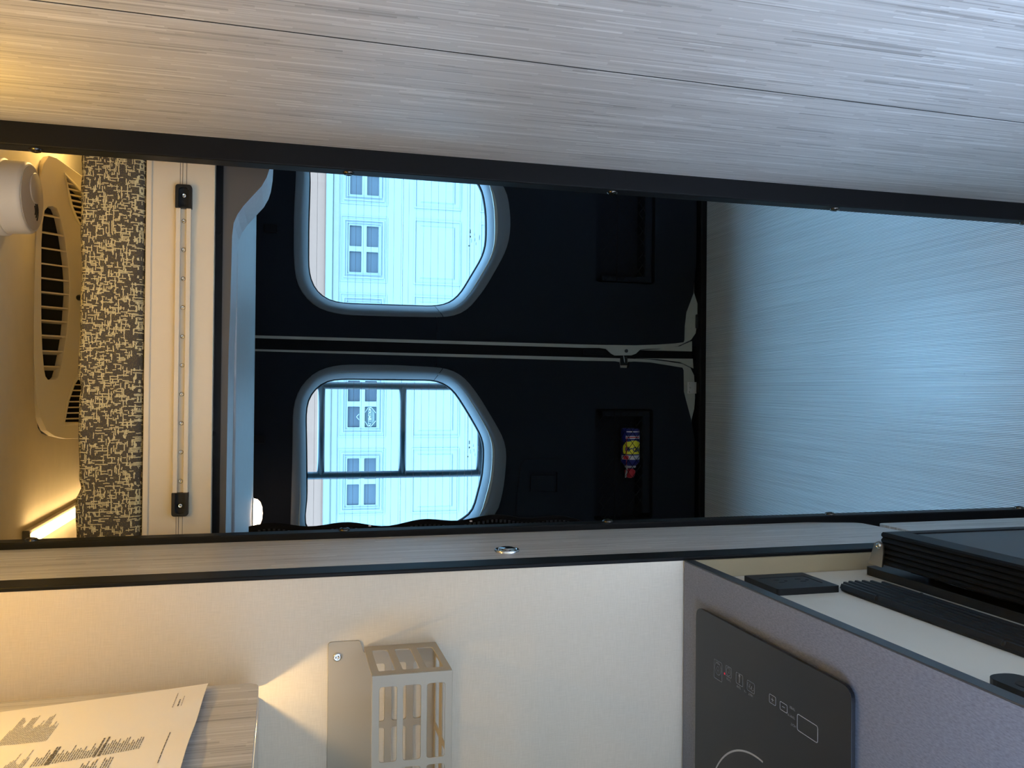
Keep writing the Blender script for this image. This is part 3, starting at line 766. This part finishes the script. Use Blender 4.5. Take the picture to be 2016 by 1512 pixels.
SA = Vector((0, -.06, -1)).normalized(); C = Vector((.329, 1.662, ZT-.002)); SU = VX; SV = SA.cross(SU)
sa = thing('smoke_alarm', 'round white smoke alarm on the ceiling in front of the air conditioner', 'smoke alarm', C)
obj('mounting_plate', lathe(BM(), C - SA*.012, SA, [(.067, 0), (.067, .020), (.064, .023), (0, .023)], 48), m_white_pl, sa, smooth=True)
obj('body', lathe(BM(), C + SA*.011, SA, [(.063, 0), (.0625, .032), (.0605, .0365), (.0575, .0385), (.0565, .0383), (0, .0383)], 48), m_white_pl, sa, smooth=True)
fo = C + SA*(.011 + .0383)
sp = lambda u, v, h=0: fo + SU*u + SV*v + SA*h
obj('face_plate', cyl(BM(), sp(0, 0, -.0004), SA, .0556, .0014, 48), m_grey_print, sa)
obj('test_button', lathe(BM(), sp(.020, -.012, .0008), SA, [(.027, 0), (.027, .0014), (.0255, .0022), (0, .0024)], 32), m_grey_print, sa, smooth=True)
for k in range(3):
    rr = .010 + k*.0065
    obj('sounder_slot', tube(BM(), [sp(-.020 + rr*math.cos(a), -.004 + rr*math.sin(a), .0012) for a in [math.radians(-130 + i*14) for i in range(8)]], .0013, 6), m_cavity, sa)
bm = BM()
for k in range(5):
    a = math.radians(-115 + k*8); q = C + SA*.020 + (SU*math.cos(a) - SV*math.sin(a)*-1)*.0628
    obox(bm, q, SU*.001, SV*.001, SA*.0016)
obj('vent_slots', bm, m_cavity, sa, stuff=True)

lb = thing('light_bar', 'lit warm light bar running back along the ceiling beside the mattress', 'light', (-.29, 2.1, ZT))
pr = [(-.278, ZT), (-.278, ZT-.011), (-.283, ZT-.0135), (-.303, ZT-.0135), (-.306, ZT-.010), (-.306, ZT)]
obj('housing', extr(BM(), pr, (0, 1.828, 0), VX, VZ, VY*.60), m_ledbar, lb, bevel=.001)
obj('diffuser', bx(-.3015, -.2845, 1.836, 2.42, ZT-.0205, ZT-.0136), m_led, lb, bevel=.001, label='glowing diffuser strip')
obj('end_piece', extr(BM(), pr, (0, 1.823, 0), VX, VZ, VY*.0048), m_tan, lb)

# ------------------------------------------------------------------ gathered curtain behind the left jamb
ct = thing('blackout_curtain', 'gathered black curtain with zip edge behind the left door jamb', 'curtain', (-.26, 1.40, .1))
def edge(z):
    f = min(1, max(0, (1.02 - z)/.28)); return -.2150 + .0036*math.sin(z*52 + .6) + .0015*math.sin(z*23) - .003*min(1, max(0, (z-1.15)/.1)) + .004*math.exp(-((z-1.06)/.05)**2) - .05*f*f*(3-2*f)
bm = BM(); rows = []
nz = 110
for i in range(nz+1):
    z = .08 + (1.50-.08)*i/nz; e = edge(z); row = []
    for j in range(13):
        f = j/12; x = -.36 + (e+.36)*f; row.append(bm.verts.new((x, 1.405 + .016*math.sin(f*22 + z*2.0)*(1-f*.7), z)))
    rows.append(row)
for A, B in zip(rows, rows[1:]):
    for j in range(12): bm.faces.new([A[j], A[j+1], B[j+1], B[j]])
cl = obj('cloth', bm, m_fabric, ct, smooth=True); so = cl.modifiers.new('thick', 'SOLIDIFY'); so.thickness = .004
bm = BM(); z = .2
while z < 1.49:
    e = edge(z); box(bm, e-.012, e-.0075, 1.392, 1.3955, z, z+.0035); z += .0075
obj('zip_teeth', bm, m_blackpl, ct, stuff=True)
for p in ((728, 1035), (927, 1026)):
    q = at(*p, Y=1.392); obj('zip_pull', bx(q.x-.001, q.x+.0012, 1.3905, 1.3918, q.z-.002, q.z+.002), m_canwhite, ct)

# ------------------------------------------------------------------ galley: base cabinet, worktop, cooktop
XF = -.2545; ZW = .9195; YN = .15
cab = thing('base_cabinet', 'ivory galley base cabinet under the grey worktop', 'cabinet', (-.5, .6, 0))
obj('front_panel', bx(XF-.016, XF, YN, YB-.005, .08, ZW-.0150), m_whitefront, cab, bevel=.0008)
obj('carcass', bx(XL0+.002, XF-.0165, YN, YB-.005, 0, ZW-.0150), m_whitefront, cab)
wt = thing('worktop', 'grey linear-grain worktop with dark edge band', 'worktop', (-.5, .6, ZW))
obj('slab', bx(XL0+.002, -.2306, YN, YB-.005, ZW-.0148, ZW), m_worktop, wt, bevel=.0006)
obj('edge_band', bx(-.2305, -.2292, YN, YB-.005, ZW-.0148, ZW-.0003), m_band, wt, bevel=.0004, label='dark edge band')

hob = thing('induction_hob', 'black glass induction hob set on the grey worktop', 'hob', (-.45, .86, ZW))
HZ = ZW + .0075
hout = rpoly([(-.80+.08, .699), (-.279, .699), (-.279, 1.0145), (-.72, 1.0145)], [.012, .014, .014, .012], 5)
obj('base_tray', plate(BM(), rpoly([(-.715, .703), (-.283, .703), (-.283, 1.0105), (-.715, 1.0105)], .01, 4), None, .0030, (0, 0, ZW+.0001), VX, VY, VZ), m_blackpl, hob)
obj('glass_plate', plate(BM(), hout, None, .0043, (0, 0, ZW+.0032), VX, VY, VZ), m_glasstop, hob, bevel=.0013, seg=3)
ZP = HZ + .0001
def frame(bm, x0, x1, y0, y1, w, r=.002):
    plate(bm, rrect(x0, x1, y0, y1, r, 3), [rrect(x0+w, x1-w, y0+w, y1-w, max(r-w, .0004), 3)], .00012, (0, 0, ZP), VX, VY, VZ); return bm
def ringf(bm, c, r, w, a0=0, a1=360, n=36):
    p = [];
    for i in range(n+1):
        a = math.radians(a0 + (a1-a0)*i/n); p.append(((c[0]+r*math.cos(a), c[1]+r*math.sin(a)), (c[0]+(r-w)*math.cos(a), c[1]+(r-w)*math.sin(a))))
    for A, B in zip(p, p[1:]):
        vs = [bm.verts.new((q[0], q[1], ZP+.0001)) for q in (A[0], B[0], B[1], A[1])]; bm.faces.new(vs)
    return bm
def strip(bm, a, b, w):
    a, b = Vector((*a, ZP+.0001)), Vector((*b, ZP+.0001)); d = (b-a).normalized().cross(VZ)*w/2
    bm.faces.new([bm.verts.new(q) for q in (a-d, b-d, b+d, a+d)]); return bm
LW = .0005
bm = frame(BM(), -.3550, -.3315, .9446, .9650, LW); ringf(bm, (-.3412, .9548), .0078, .0005); ringf(bm, (-.3412, .9548), .0028, .0004); strip(bm, (-.3352, .950), (-.3352, .9596), .0005)
obj('power_symbol', bm, m_print, hob)
bm = frame(BM(), -.3432, -.3305, .9222, .9358, LW); ringf(bm, (-.3368, .929), .0050, .0005); strip(bm, (-.3385, .9275), (-.335, .9275), .0005); strip(bm, (-.3385, .9275), (-.337, .9310), .0005)
obj('timer_symbol', bm, m_print, hob)
bm = frame(BM(), -.3442, -.3308, .8958, .9116, LW); ringf(bm, (-.3335, .9037), .0019, .0019); strip(bm, (-.3345, .9037), (-.3420, .9037), .0018)
obj('temperature_symbol', bm, m_print, hob)
bm = frame(BM(), -.3440, -.3320, .8702, .8866, LW)
for k in range(3): ringf(bm, (-.3385+k*.001, .8745+k*.004), .0028, .0005, 30, 300, 16)
obj('heat_symbol', bm, m_print, hob)
bm = frame(BM(), -.3417, -.3319, .8267, .8399, LW); strip(bm, (-.3392, .8333), (-.3344, .8333), .0006); strip(bm, (-.3368, .8309), (-.3368, .8357), .0006)
obj('plus_symbol', bm, m_print2, hob)
bm = frame(BM(), -.3418, -.3328, .8048, .8188, LW); strip(bm, (-.3372, .8092), (-.3372, .8144), .0006)
obj('minus_symbol', bm, m_print2, hob)
obj('display_frame', frame(BM(), -.3520, -.3345, .7508, .7868, .0007, .003), m_print2, hob)
def hobtext(s, x, y, size=.0042):
    obj('lettering', text_bm(s, size, lambda u, v: Vector((x - v, y + u, ZP+.0001))), m_print, hob)
hobtext('TIMER', -.3458, .9285); hobtext('TEMP', -.3468, .905); hobtext('OR', -.3468, .8905, .0036); hobtext('HEAT', -.3470, .8785)
hobtext('TIMER', -.3325, .7955, .0038); hobtext('TEMP(°F)', -.3415, .7975, .0036); hobtext('HEAT', -.3495, .7935, .0038)
obj('indicator', cyl(BM(), (-.3420, .9385, ZP), (0, 0, 1), .0014, .0003, 12), m_redled, hob, label='small red indicator light')
bm = BM()
for a0, a1 in ((8, 92), (104, 187), (199, 277), (289, 352)): ringf(bm, (-.530, .860), .1185, .0022, a0-12, a1-12, 30)
obj('cooking_zone_ring', bm, m_print2, hob, stuff=True)

# ------------------------------------------------------------------ on the cabinet front
def c8(x, y): return (1320 + x/2.7385, 960 + y/2.7385)
def c4(x, y): return (1640 + x/5.04, 960 + y/5.04)
a = at(*c8(545, 582), X=XF); b = at(*c8(715, 490), X=XF); e = at(*c8(883, 566), X=XF)
oy0, oy1, oz0, oz1 = e.y, b.y, e.z-.008, e.z+.082
ol = thing('power_outlet', 'black power outlet plate on the cabinet front below the worktop edge', 'outlet', (XF, (oy0+oy1)/2, oz0))
obj('cover_plate', plate(BM(), rrect(oy0, oy1, oz0, oz1, .003), [rrect(oy0+.019, oy1-.019, oz0+.011, oz1-.011, .002)], .0085, (XF, 0, 0), VY, VZ, VX), m_blackpl, ol, bevel=.003)
obj('socket_face', plate(BM(), rrect(oy0+.0198, oy1-.0198, oz0+.0118, oz1-.0118, .002), None, .0080, (XF, 0, 0), VY, VZ, VX), m_blackpl, ol, bevel=.001)
bm = BM(); ym = (oy0+oy1)/2
for zc in (oz0+.030, oz0+.062):
    box(bm, XF+.0080, XF+.0083, ym-.0075, ym-.0055, zc-.004, zc+.004); box(bm, XF+.0080, XF+.0083, ym+.0055, ym+.0075, zc-.004, zc+.004)
    cyl(bm, (XF+.0080, ym, zc-.010), (1, 0, 0), .0024, .0003, 12)
obj('socket_slots', bm, m_cavity, ol)

ga = at(*c4(130, 1030), X=XF); gb = at(*c4(550, 980), X=XF); gc = at(*c4(1160, 1410), X=XF)
gy1 = ga.y+.022; gz0 = gb.z+.009; gz1 = gc.z+.004; gy0 = gy1 - .36; gm = (gz0+gz1)/2; gr = (gz1-gz0)/2
gv = thing('vent_grille', 'long black ribbed vent grille on the cabinet front above the fridge', 'vent', (XF, (gy0+gy1)/2, gz0))
st = rrect(gy0, gy1, gz0, gz1, gr*.98, 8)
obj('base_plate', plate(BM(), st, None, .0035, (XF, 0, 0), VY, VZ, VX), m_blackpl, gv, bevel=.001)
nr = 7
for k in range(nr):
    z = gz0 + (gz1-gz0)*(k+.5)/nr; s = span([(q[1], q[0]) for q in st], z)
    obj('rib', extr(BM(), [(z-.0042, 0), (z-.0018, .0055), (z+.0018, .0055), (z+.0042, 0)], (XF+.0034, s[0]+.003, 0), VZ, VX, VY*(s[1]-s[0]-.006)), m_blackpl, gv)
for y in (gy1-.085, gy0+.085):
    for z in (gz0+.004, gz1-.004): screw('screw', gv, (XF+.0035, y, z), (1, 0, 0), .0035, m_blackpl, .006)
v2 = [at(*c8(*p), X=XF) for p in ((1760,1100),(1800,1065),(1904,1050),(1904,1160))]
ya, zb = v2[1].y, v2[2].z
kn = thing('finger_pull', 'rounded black plastic fitting on the cabinet front close under the worktop', 'handle', (XF, ya-.06, zb-.05))
obj('shell', plate(BM(), rrect(ya-.13, ya+.002, zb+.010, zb+.0445, .016, 6), None, .010, (XF, 0, 0), VY, VZ, VX), m_blackpl, kn, bevel=.006, seg=4, smooth=False)
obj('recess', plate(BM(), rrect(ya-.11, ya-.02, zb+.018, zb+.036, .008, 5), None, .0006, (XF+.010, 0, 0), VY, VZ, VX), m_cavity, kn)

# ------------------------------------------------------------------ compressor fridge
fl = at(*c4(320, 860), X=XF); ZF = fl.z
def zplane(x, y, z=None): return at(*c4(x, y), Z=ZF if z is None else z)
xfl = zplane(330, 780).x; yfl = zplane(320, 860).y
p_out = zplane(455, 435, ZF+.006); p_in = zplane(500, 770, ZF+.006)
fr = thing('fridge', 'black built-in fridge with ribbed door edge and steel hinge', 'fridge', (XF, .7, .06))
YD0 = .32; yd1 = (p_out.y + p_in.y)/2
bm = plate(BM(), rrect(YD0-.03, yfl, .05, ZF, .006), [rrect(YD0, yd1-.012, .09, ZF-.03, .004)], xfl-XF, (XF, 0, 0), VY, VZ, VX)
obj('flange', bm, m_blackpl, fr, bevel=.0025, label='black plastic mounting flange')
xo, xi = p_out.x, max(p_in.x, xfl+.001)
dr = obj('door', bx(xi, xo-.004, YD0, yd1, .08, ZF-.001), m_blackpl, fr)
# ribbed aluminium frame along the top of the door
nrb = 6; pr = [(xi, ZF-.004)]
for k in range(nrb):
    u0 = xi + (xo-xi)*k/nrb; w = (xo-xi)/nrb
    pr += [(u0+.0002, ZF+.0035), (u0+w*.30, ZF+.0060), (u0+w*.70, ZF+.0060), (u0+w*.98, ZF+.0035)]
pr += [(xo, ZF-.03), (xo-.004, ZF-.03), (xo-.004, ZF-.004)]
obj('ribbed_frame', extr(BM(), pr, (0, YD0, 0), VX, VZ, VY*(yd1-YD0)), m_black, dr, label='ribbed black aluminium frame')
for y0_, y1_ in ((yd1-.016, yd1), ):
    obj('side_frame', bx(xo-.006, xo, y0_, y1_, .08, ZF-.0305), m_black, dr, bevel=.001)
obj('front_panel', bx(xo-.0039, xo-.002, YD0, yd1-.0165, .085, ZF-.031), M('dark_grey_panel', (.045, .052, .058), .5, noise=.15, nscale=500), dr, label='dark grey front panel')
hz = ZF + .007
hp = [zplane(x, y, hz) for x, y in ((362,748),(497,792),(512,640),(505,565),(470,530),(425,545))]
hb = obj('hinge_bracket', plate(BM(), rpoly([(q.x, q.y) for q in hp], [.001, .001, .001, .004, .006, .006], 4), None, .0022, (0, 0, hz), VX, VY, VZ), m_bracket, fr, label='brushed steel hinge bracket')
q = zplane(468, 580, hz); screw('screw', hb, (q.x, q.y, hz+.0022), (0, 0, 1), .0048, m_steel, .003)

# ------------------------------------------------------------------ sheet-metal rack on the linen wall
rk = thing('wall_rack', 'taupe slotted sheet-metal rack screwed to the linen wall', 'rack', (-.40, YB, 1.30))
YM = .957
RL = -.72
def quad(x0, x1, z0, z1, r=.0035): return rrect(x0, x1, z0, z1, r, 3)
Zr = ((1.3235, 1.3430), (1.2965, 1.3164), (1.2690, 1.2893))
cols = [(-.4153, -.3316)]
while cols[-1][0] > RL+.1: cols.append((cols[-1][0]-.0915, cols[-1][1]-.0915))
cols = [(max(a, RL+.012), b) for a, b in cols]
# back plate: tab above the basket, openings behind it
bp = rpoly([(RL, 1.2610), (-.3185, 1.2610), (-.3185, 1.3462), (-.3275, 1.3492), (-.3100, 1.3555), (-.3100, 1.3935), (RL, 1.3935)], [0, 0, .001, .003, .004, .004, 0], 4)
bz = ((1.3242, 1.3385), (1.2975, 1.3155), (1.2785, 1.2885))
holes = []
xc = -.3405
while xc-.0715 > RL+.01:
    for z0, z1 in bz: holes.append(quad(xc-.0715, xc, z0, z1))
    xc -.0; xc -= .0795
obj('back_plate', plate(BM(), bp, holes, .0018, (0, YB-.0022, 0)), m_taupe, rk, bevel=.0005)
screw('screw', rk, (-.3285, YB-.0022, 1.3826), (0, -1, 0), .0056, m_chrome, .003)
fh = [quad(a, b, z0, z1) for a, b in cols for z0, z1 in Zr]
obj('front_panel', plate(BM(), [(RL, 1.2605), (-.3184, 1.2605), (-.3184, 1.3515), (RL, 1.3515)], fh, .0018, (0, YM, 0)), m_taupe, rk, bevel=.0005)
eh = [quad(.9705, 1.0485, z0, z1, .003) for z0, z1 in ((1.3235, 1.3425), (1.2960, 1.3150), (1.2685, 1.2875))]
obj('end_panel', plate(BM(), [(YM+.0022, 1.2605), (YB-.0026, 1.2605), (YB-.0026, 1.3505), (YM+.0022, 1.3515)], eh, .0018, (-.3198, 0, 0), VY, VZ, VX), m_taupe, rk, bevel=.0005)
bh_ = [quad(max(a, RL+.012), b, 1.030, 1.056, .003) for a, b in cols] + [quad(max(a, RL+.012), b, .985, 1.010, .003) for a, b in cols]
obj('bottom_panel', plate(BM(), [(RL, YM+.002), (-.3205, YM+.002), (-.3205, YB-.0026), (RL, YB-.0026)], bh_, .0016, (0, 0, 1.2610), VX, VY, VZ), m_taupe, rk, bevel=.0004)

# ------------------------------------------------------------------ overhead cabinet with a sheet of paper
B0 = at(510, 1343, Y=1.045); B1 = at(495, 1512, Z=B0.z)
BU = (B1 - B0); BU.z = 0; BU.normalize()                   # from the wall towards the viewer
BN = BU.cross(VZ); BN = BN if BN.x > 0 else -BN            # facing the aisle
ztop = ZT-.012
oc = thing('overhead_cabinet', 'streaked laminate overhead cabinet above the worktop beside the linen wall', 'cabinet', B0)
obj('door', plate(BM(), rpoly([(0, B0.z), (.70, B0.z), (.70, ztop), (0, ztop)], [.018, .012, .01, .01], 6), None, -.015, Vector((B0.x, B0.y, 0)), BU, VZ, BN), m_lam, oc, bevel=.0012)
obj('door', plate(BM(), rpoly([(.703, B0.z), (1.40, B0.z), (1.40, ztop), (.703, ztop)], .012, 6), None, -.015, Vector((B0.x, B0.y, 0)), BU, VZ, BN), m_lam, oc, bevel=.0012)
obj('door', plate(BM(), rpoly([(1.403, B0.z), (2.6, B0.z), (2.6, ztop), (1.403, ztop)], .012, 6), None, -.015, Vector((B0.x, B0.y, 0)), BU, VZ, BN), m_lam, oc, bevel=.0012)  # unseen doors run on past the viewer to block high daylight
obj('body', bx(XL0+.002, -.3707, -1.56, YB-.002, 1.4745, ZT-.002), m_whitefront, oc)  # near end carried on out of view to block high daylight
obj('recess_top', bx(-.3706, -.3600, -1.56, YB-.002, 1.4890, ZT-.002), m_whitefront, oc)
PF = B0 + BN*.006
def bp2(x, y):
    q = atp(x, y, PF, BN); return ((q - PF).dot(BU), q.z)
pp = thing('paper_sheet', 'printed white paper sheet stuck on the laminate overhead cabinet door', 'paper', PF)
cr = Vector(bp2(410, 1347)); up = (Vector(bp2(60, 1394)) - cr).normalized(); lf = (Vector(bp2(358, 1512)) - cr).normalized()
bm = BM(); nu, nv = 16, 16; LL, HH = .30, .42; g = []
def sheet(s, h):
    """s from the near-wall edge, h from the lower edge; the lower corner curls away"""
    q = cr + lf*s + up*h
    lift = .0035*math.exp(-h/.05)*(.3 + 1.2*s/LL) + .0015*math.sin(s*40)*math.exp(-h/.03)
    return Vector((PF.x, PF.y, 0)) + BU*q.x + VZ*q.y + BN*lift
for j in range(nv+1):
    g.append([bm.verts.new(sheet(LL*i/nu, HH*(j/nv)**1.6)) for i in range(nu+1)])
for A, B in zip(g, g[1:]):
    for i in range(nu): bm.faces.new([A[i], A[i+1], B[i+1], B[i]])
obj('sheet', bm, m_paper, pp, smooth=True)
def printed(rows, mat):
    bm = BM()
    for s0, s1, h, w in rows:
        s = s0
        while s < s1:
            e = min(s1, s + random.uniform(.003, .010))
            bm.faces.new([bm.verts.new(sheet(a, b) + BN*.0004) for a, b in ((s, h), (e, h), (e, h+w), (s, h+w))]); s = e + .0011
    return bm
def rowpix(x, y):
    q = Vector(bp2(x, y)) - cr; det = lf.x*up.y - lf.y*up.x
    return ((q.x*up.y - q.y*up.x)/det, (lf.x*q.y - lf.y*q.x)/det)
rows, rows2 = [], []
def block(p0, p1, top, n, w, tgt, ragged=.45):
    """n text rows, aligned at the pixel anchors p0 (first) to p1 (last); the first row reaches towards top"""
    a, b, c = rowpix(*p0), rowpix(*p1), rowpix(*top); ln = a[0] - c[0]
    for k in range(n):
        t = k/max(1, n-1); s = a[0] + (b[0]-a[0])*t; h = a[1] + (b[1]-a[1])*t
        tgt.append((s - ln*random.uniform(ragged, 1.0), s, h, w))
block((90, 1460), (-6, 1470), (114, 1405), 26, .0008, rows2)
block((273, 1478), (60, 1512), (283, 1448), 42, .0008, rows)
block((196, 1491), (186, 1493), (212, 1452), 2, .0016, rows, .9)
block((96, 1507), (90, 1508), (110, 1470), 2, .0014, rows, .9)
block((340, 1396), (340, 1396), (349, 1367), 1, .0009, rows2, .95)
block((351, 1394), (351, 1394), (356, 1380), 1, .0014, rows, .95)
block((357, 1393), (357, 1393), (364, 1373), 1, .0008, rows2, .95)
block((311, 1511), (311, 1511), (339, 1445), 1, .0009, rows, .99)
block((205, 1530), (120, 1545), (222, 1492), 16, .0008, rows)
block((30, 1530), (-10, 1536), (42, 1480), 10, .0008, rows2)
obj('printed_lines', printed(rows, m_ink), m_ink, pp, stuff=True)
obj('pale_printed_lines', printed(rows2, m_inkl), m_inkl, pp, stuff=True)

# ------------------------------------------------------------------ outside: ladder, garage, driveway
YL = 2.93
ld = thing('van_ladder', 'dark tubular ladder on the outside of the left-hand cargo door', 'ladder', (-.14, YL, .3))
for x in (.012, -.2902):
    obj('rail', tube(BM(), [(x, YL, .2), (x, YL, 1.62), (x-.0, YL+.0, 1.75)], .0128, 14), m_ladder, ld, smooth=True)
for z in (1.3262, 1.0535, .7810, .5080):
    obj('rung', tube(BM(), [(-.2902, YL, z), (.012, YL, z)], .0125, 14), m_ladder, ld, smooth=True)
for x in (.012, -.2902):
    for z in (.45, 1.58): obj('standoff', tube(BM(), [(x, YL, z), (x, D2+.1145, z)], .009, 10), m_ladder, ld, smooth=True)

YG = 6.5; GZ = -.65
struct('ground', bx(-12, 12, -12, 14, GZ-.1, GZ), m_drive, 'pale concrete driveway behind the van', 'driveway')
struct('wall_house', plate(BM(), [(-7, GZ), (7, GZ), (7, 1.85), (-7, 1.85)], [[(-2.05, GZ), (2.70, GZ), (2.70, 1.10), (-2.05, 1.10)]], .2, (0, YG+.03, 0)), m_stucco, 'pinkish stucco house wall above the white garage door', 'wall')
struct('trim_5', bx(-2.2, 2.85, YG-.01, YG+.029, 1.105, 1.157), m_wtrim, 'white board above the garage door', 'trim', bevel=.004)
struct('trim_6', bx(-2.2, 2.85, YG+.005, YG+.03, 1.058, 1.1045), m_weather, 'cream weather strip along the top of the garage door', 'trim', bevel=.004)
struct('shading_eave', bx(-7, 7, YG-.75, YG+.5, 1.851, 1.95), m_stucco, 'unseen overhanging eave added to shade the garage front', 'roof')  # out-of-view eave, added to keep sky light off the garage door
gd = thing('garage_door', 'white sectional garage door with small windows seen through the rear glass', 'garage door', (.4, YG, GZ))
centres = [-.696 + .585*k for k in range(-2, 6)]
PWX, PZ = .157, ((.7655, .8545), (.8915, .9815))
def section(z0, z1, windows):
    hl = []
    if windows:
        for cx in centres:
            for sx in (-.0975, .0975):
                for a, b in PZ: hl.append(rrect(cx+sx-PWX/2, cx+sx+PWX/2, a, b, .006, 2))
    return obj('section', plate(BM(), [(-2.04, z0), (2.69, z0), (2.69, z1), (-2.04, z1)], hl, .04, (0, YG+.012, 0)), m_garage, gd, bevel=.006)
sw = section(.583, 1.075, True); s1 = section(.06, .578, False); s2 = section(-.46, .055, False); s3 = section(GZ+.005, -.465, False)
pane0 = None
for cx in centres:
    # stepped frame round each window group
    bm = BM()
    for (x, za, zb, w, d) in ((.250, .697, 1.050, .010, .006), (.222, .722, 1.026, .012, .010), (.196, .744, 1.004, .006, .014)):
        plate(bm, rrect(cx-x, cx+x, za, zb, .004, 2), [rrect(cx-x+w, cx+x-w, za+w, zb-w, .003, 2)], d, (0, YG+.0118-d, 0))
    obj('window_frame', bm, m_garage, sw, bevel=.002)
    for sx in (-.0975, .0975):
        for a, b in PZ:
            if pane0 is None: pane0 = obj('pane', bx(cx+sx-PWX/2-.004, cx+sx+PWX/2+.004, YG+.036, YG+.042, a-.004, b+.004), m_gpane, sw); base = (cx+sx, a)
            else: copy(pane0, (cx+sx-base[0], 0, a-base[1]))
    # raised panels of the sections below
    for sec, z0, z1 in ((s1, .130, .497), (s2, -.385, -.02)):
        bm = BM(); yy = YG+.0118
        plate(bm, rrect(cx-.250, cx+.250, z0, z1, .004, 2), [rrect(cx-.238, cx+.238, z0+.012, z1-.012, .003, 2)], .009, (0, yy-.009, 0))
        lo = [(cx-.205, z0+.045), (cx+.205, z0+.045), (cx+.205, z1-.045), (cx-.205, z1-.045)]; hi = [(cx-.195, z0+.055), (cx+.195, z0+.055), (cx+.195, z1-.055), (cx-.195, z1-.055)]
        A = [bm.verts.new((p[0], yy, p[1])) for p in lo]; B = [bm.verts.new((p[0], yy-.010, p[1])) for p in hi]
        for i in range(4): bm.faces.new([A[i-1], A[i], B[i], B[i-1]])
        bm.faces.new(B)
        obj('raised_panel', bm, m_garage, sec)
# warning sticker on one pane of the third window group
cx = centres[3]; sx0 = cx - .0975
sg = thing('warning_sticker', 'dark warning sticker reading ATTENTION on a garage window pane', 'sticker', (sx0, YG+.033, .81))
zc = .810; ys = YG+.0345
obj('backing', bx(sx0-PWX/2+.003, sx0+PWX/2-.003, ys, ys+.0012, .769, .851), m_sign, sg)
obj('lettering', text_bm('ATTENTION', .027, lambda u, v: Vector((sx0 + u, ys-.0006, zc+.004 + v)), .0011), m_signw, sg, label='white lettering')
bm = BM(); h = .0405; w = PWX/2-.004
for a, b in (((-w, h*.35), (-w*.45, h)), ((w*.45, h), (w, h*.35)), ((w, -h*.1), (w*.40, -h)), ((-w*.40, -h), (-w, -h*.1))):
    A, B = Vector((sx0+a[0], ys-.0006, zc+a[1])), Vector((sx0+b[0], ys-.0006, zc+b[1])); d = (B-A).normalized().cross(VY)*.0022
    bm.faces.new([bm.verts.new(q) for q in (A-d, B-d, B+d, A+d)])
for k in range(3):
    z = zc-.013-k*.007; box(bm, sx0-.05+k*.008, sx0+.05-k*.008, ys-.0007, ys-.0002, z-.0009, z+.0009)
obj('border', bm, m_signw, sg)
bm = BM(); zt_ = PZ[1][0]+.003
for a, b in (((-.022, 0), (0, .020)), ((0, .020), (.022, 0))):
    A, B = Vector((sx0+a[0], ys-.0006, zt_+a[1])), Vector((sx0+b[0], ys-.0006, zt_+b[1])); d = (B-A).normalized().cross(VY)*.0022
    bm.faces.new([bm.verts.new(q) for q in (A-d, B-d, B+d, A+d)])
obj('border', bm, m_signw, sg)
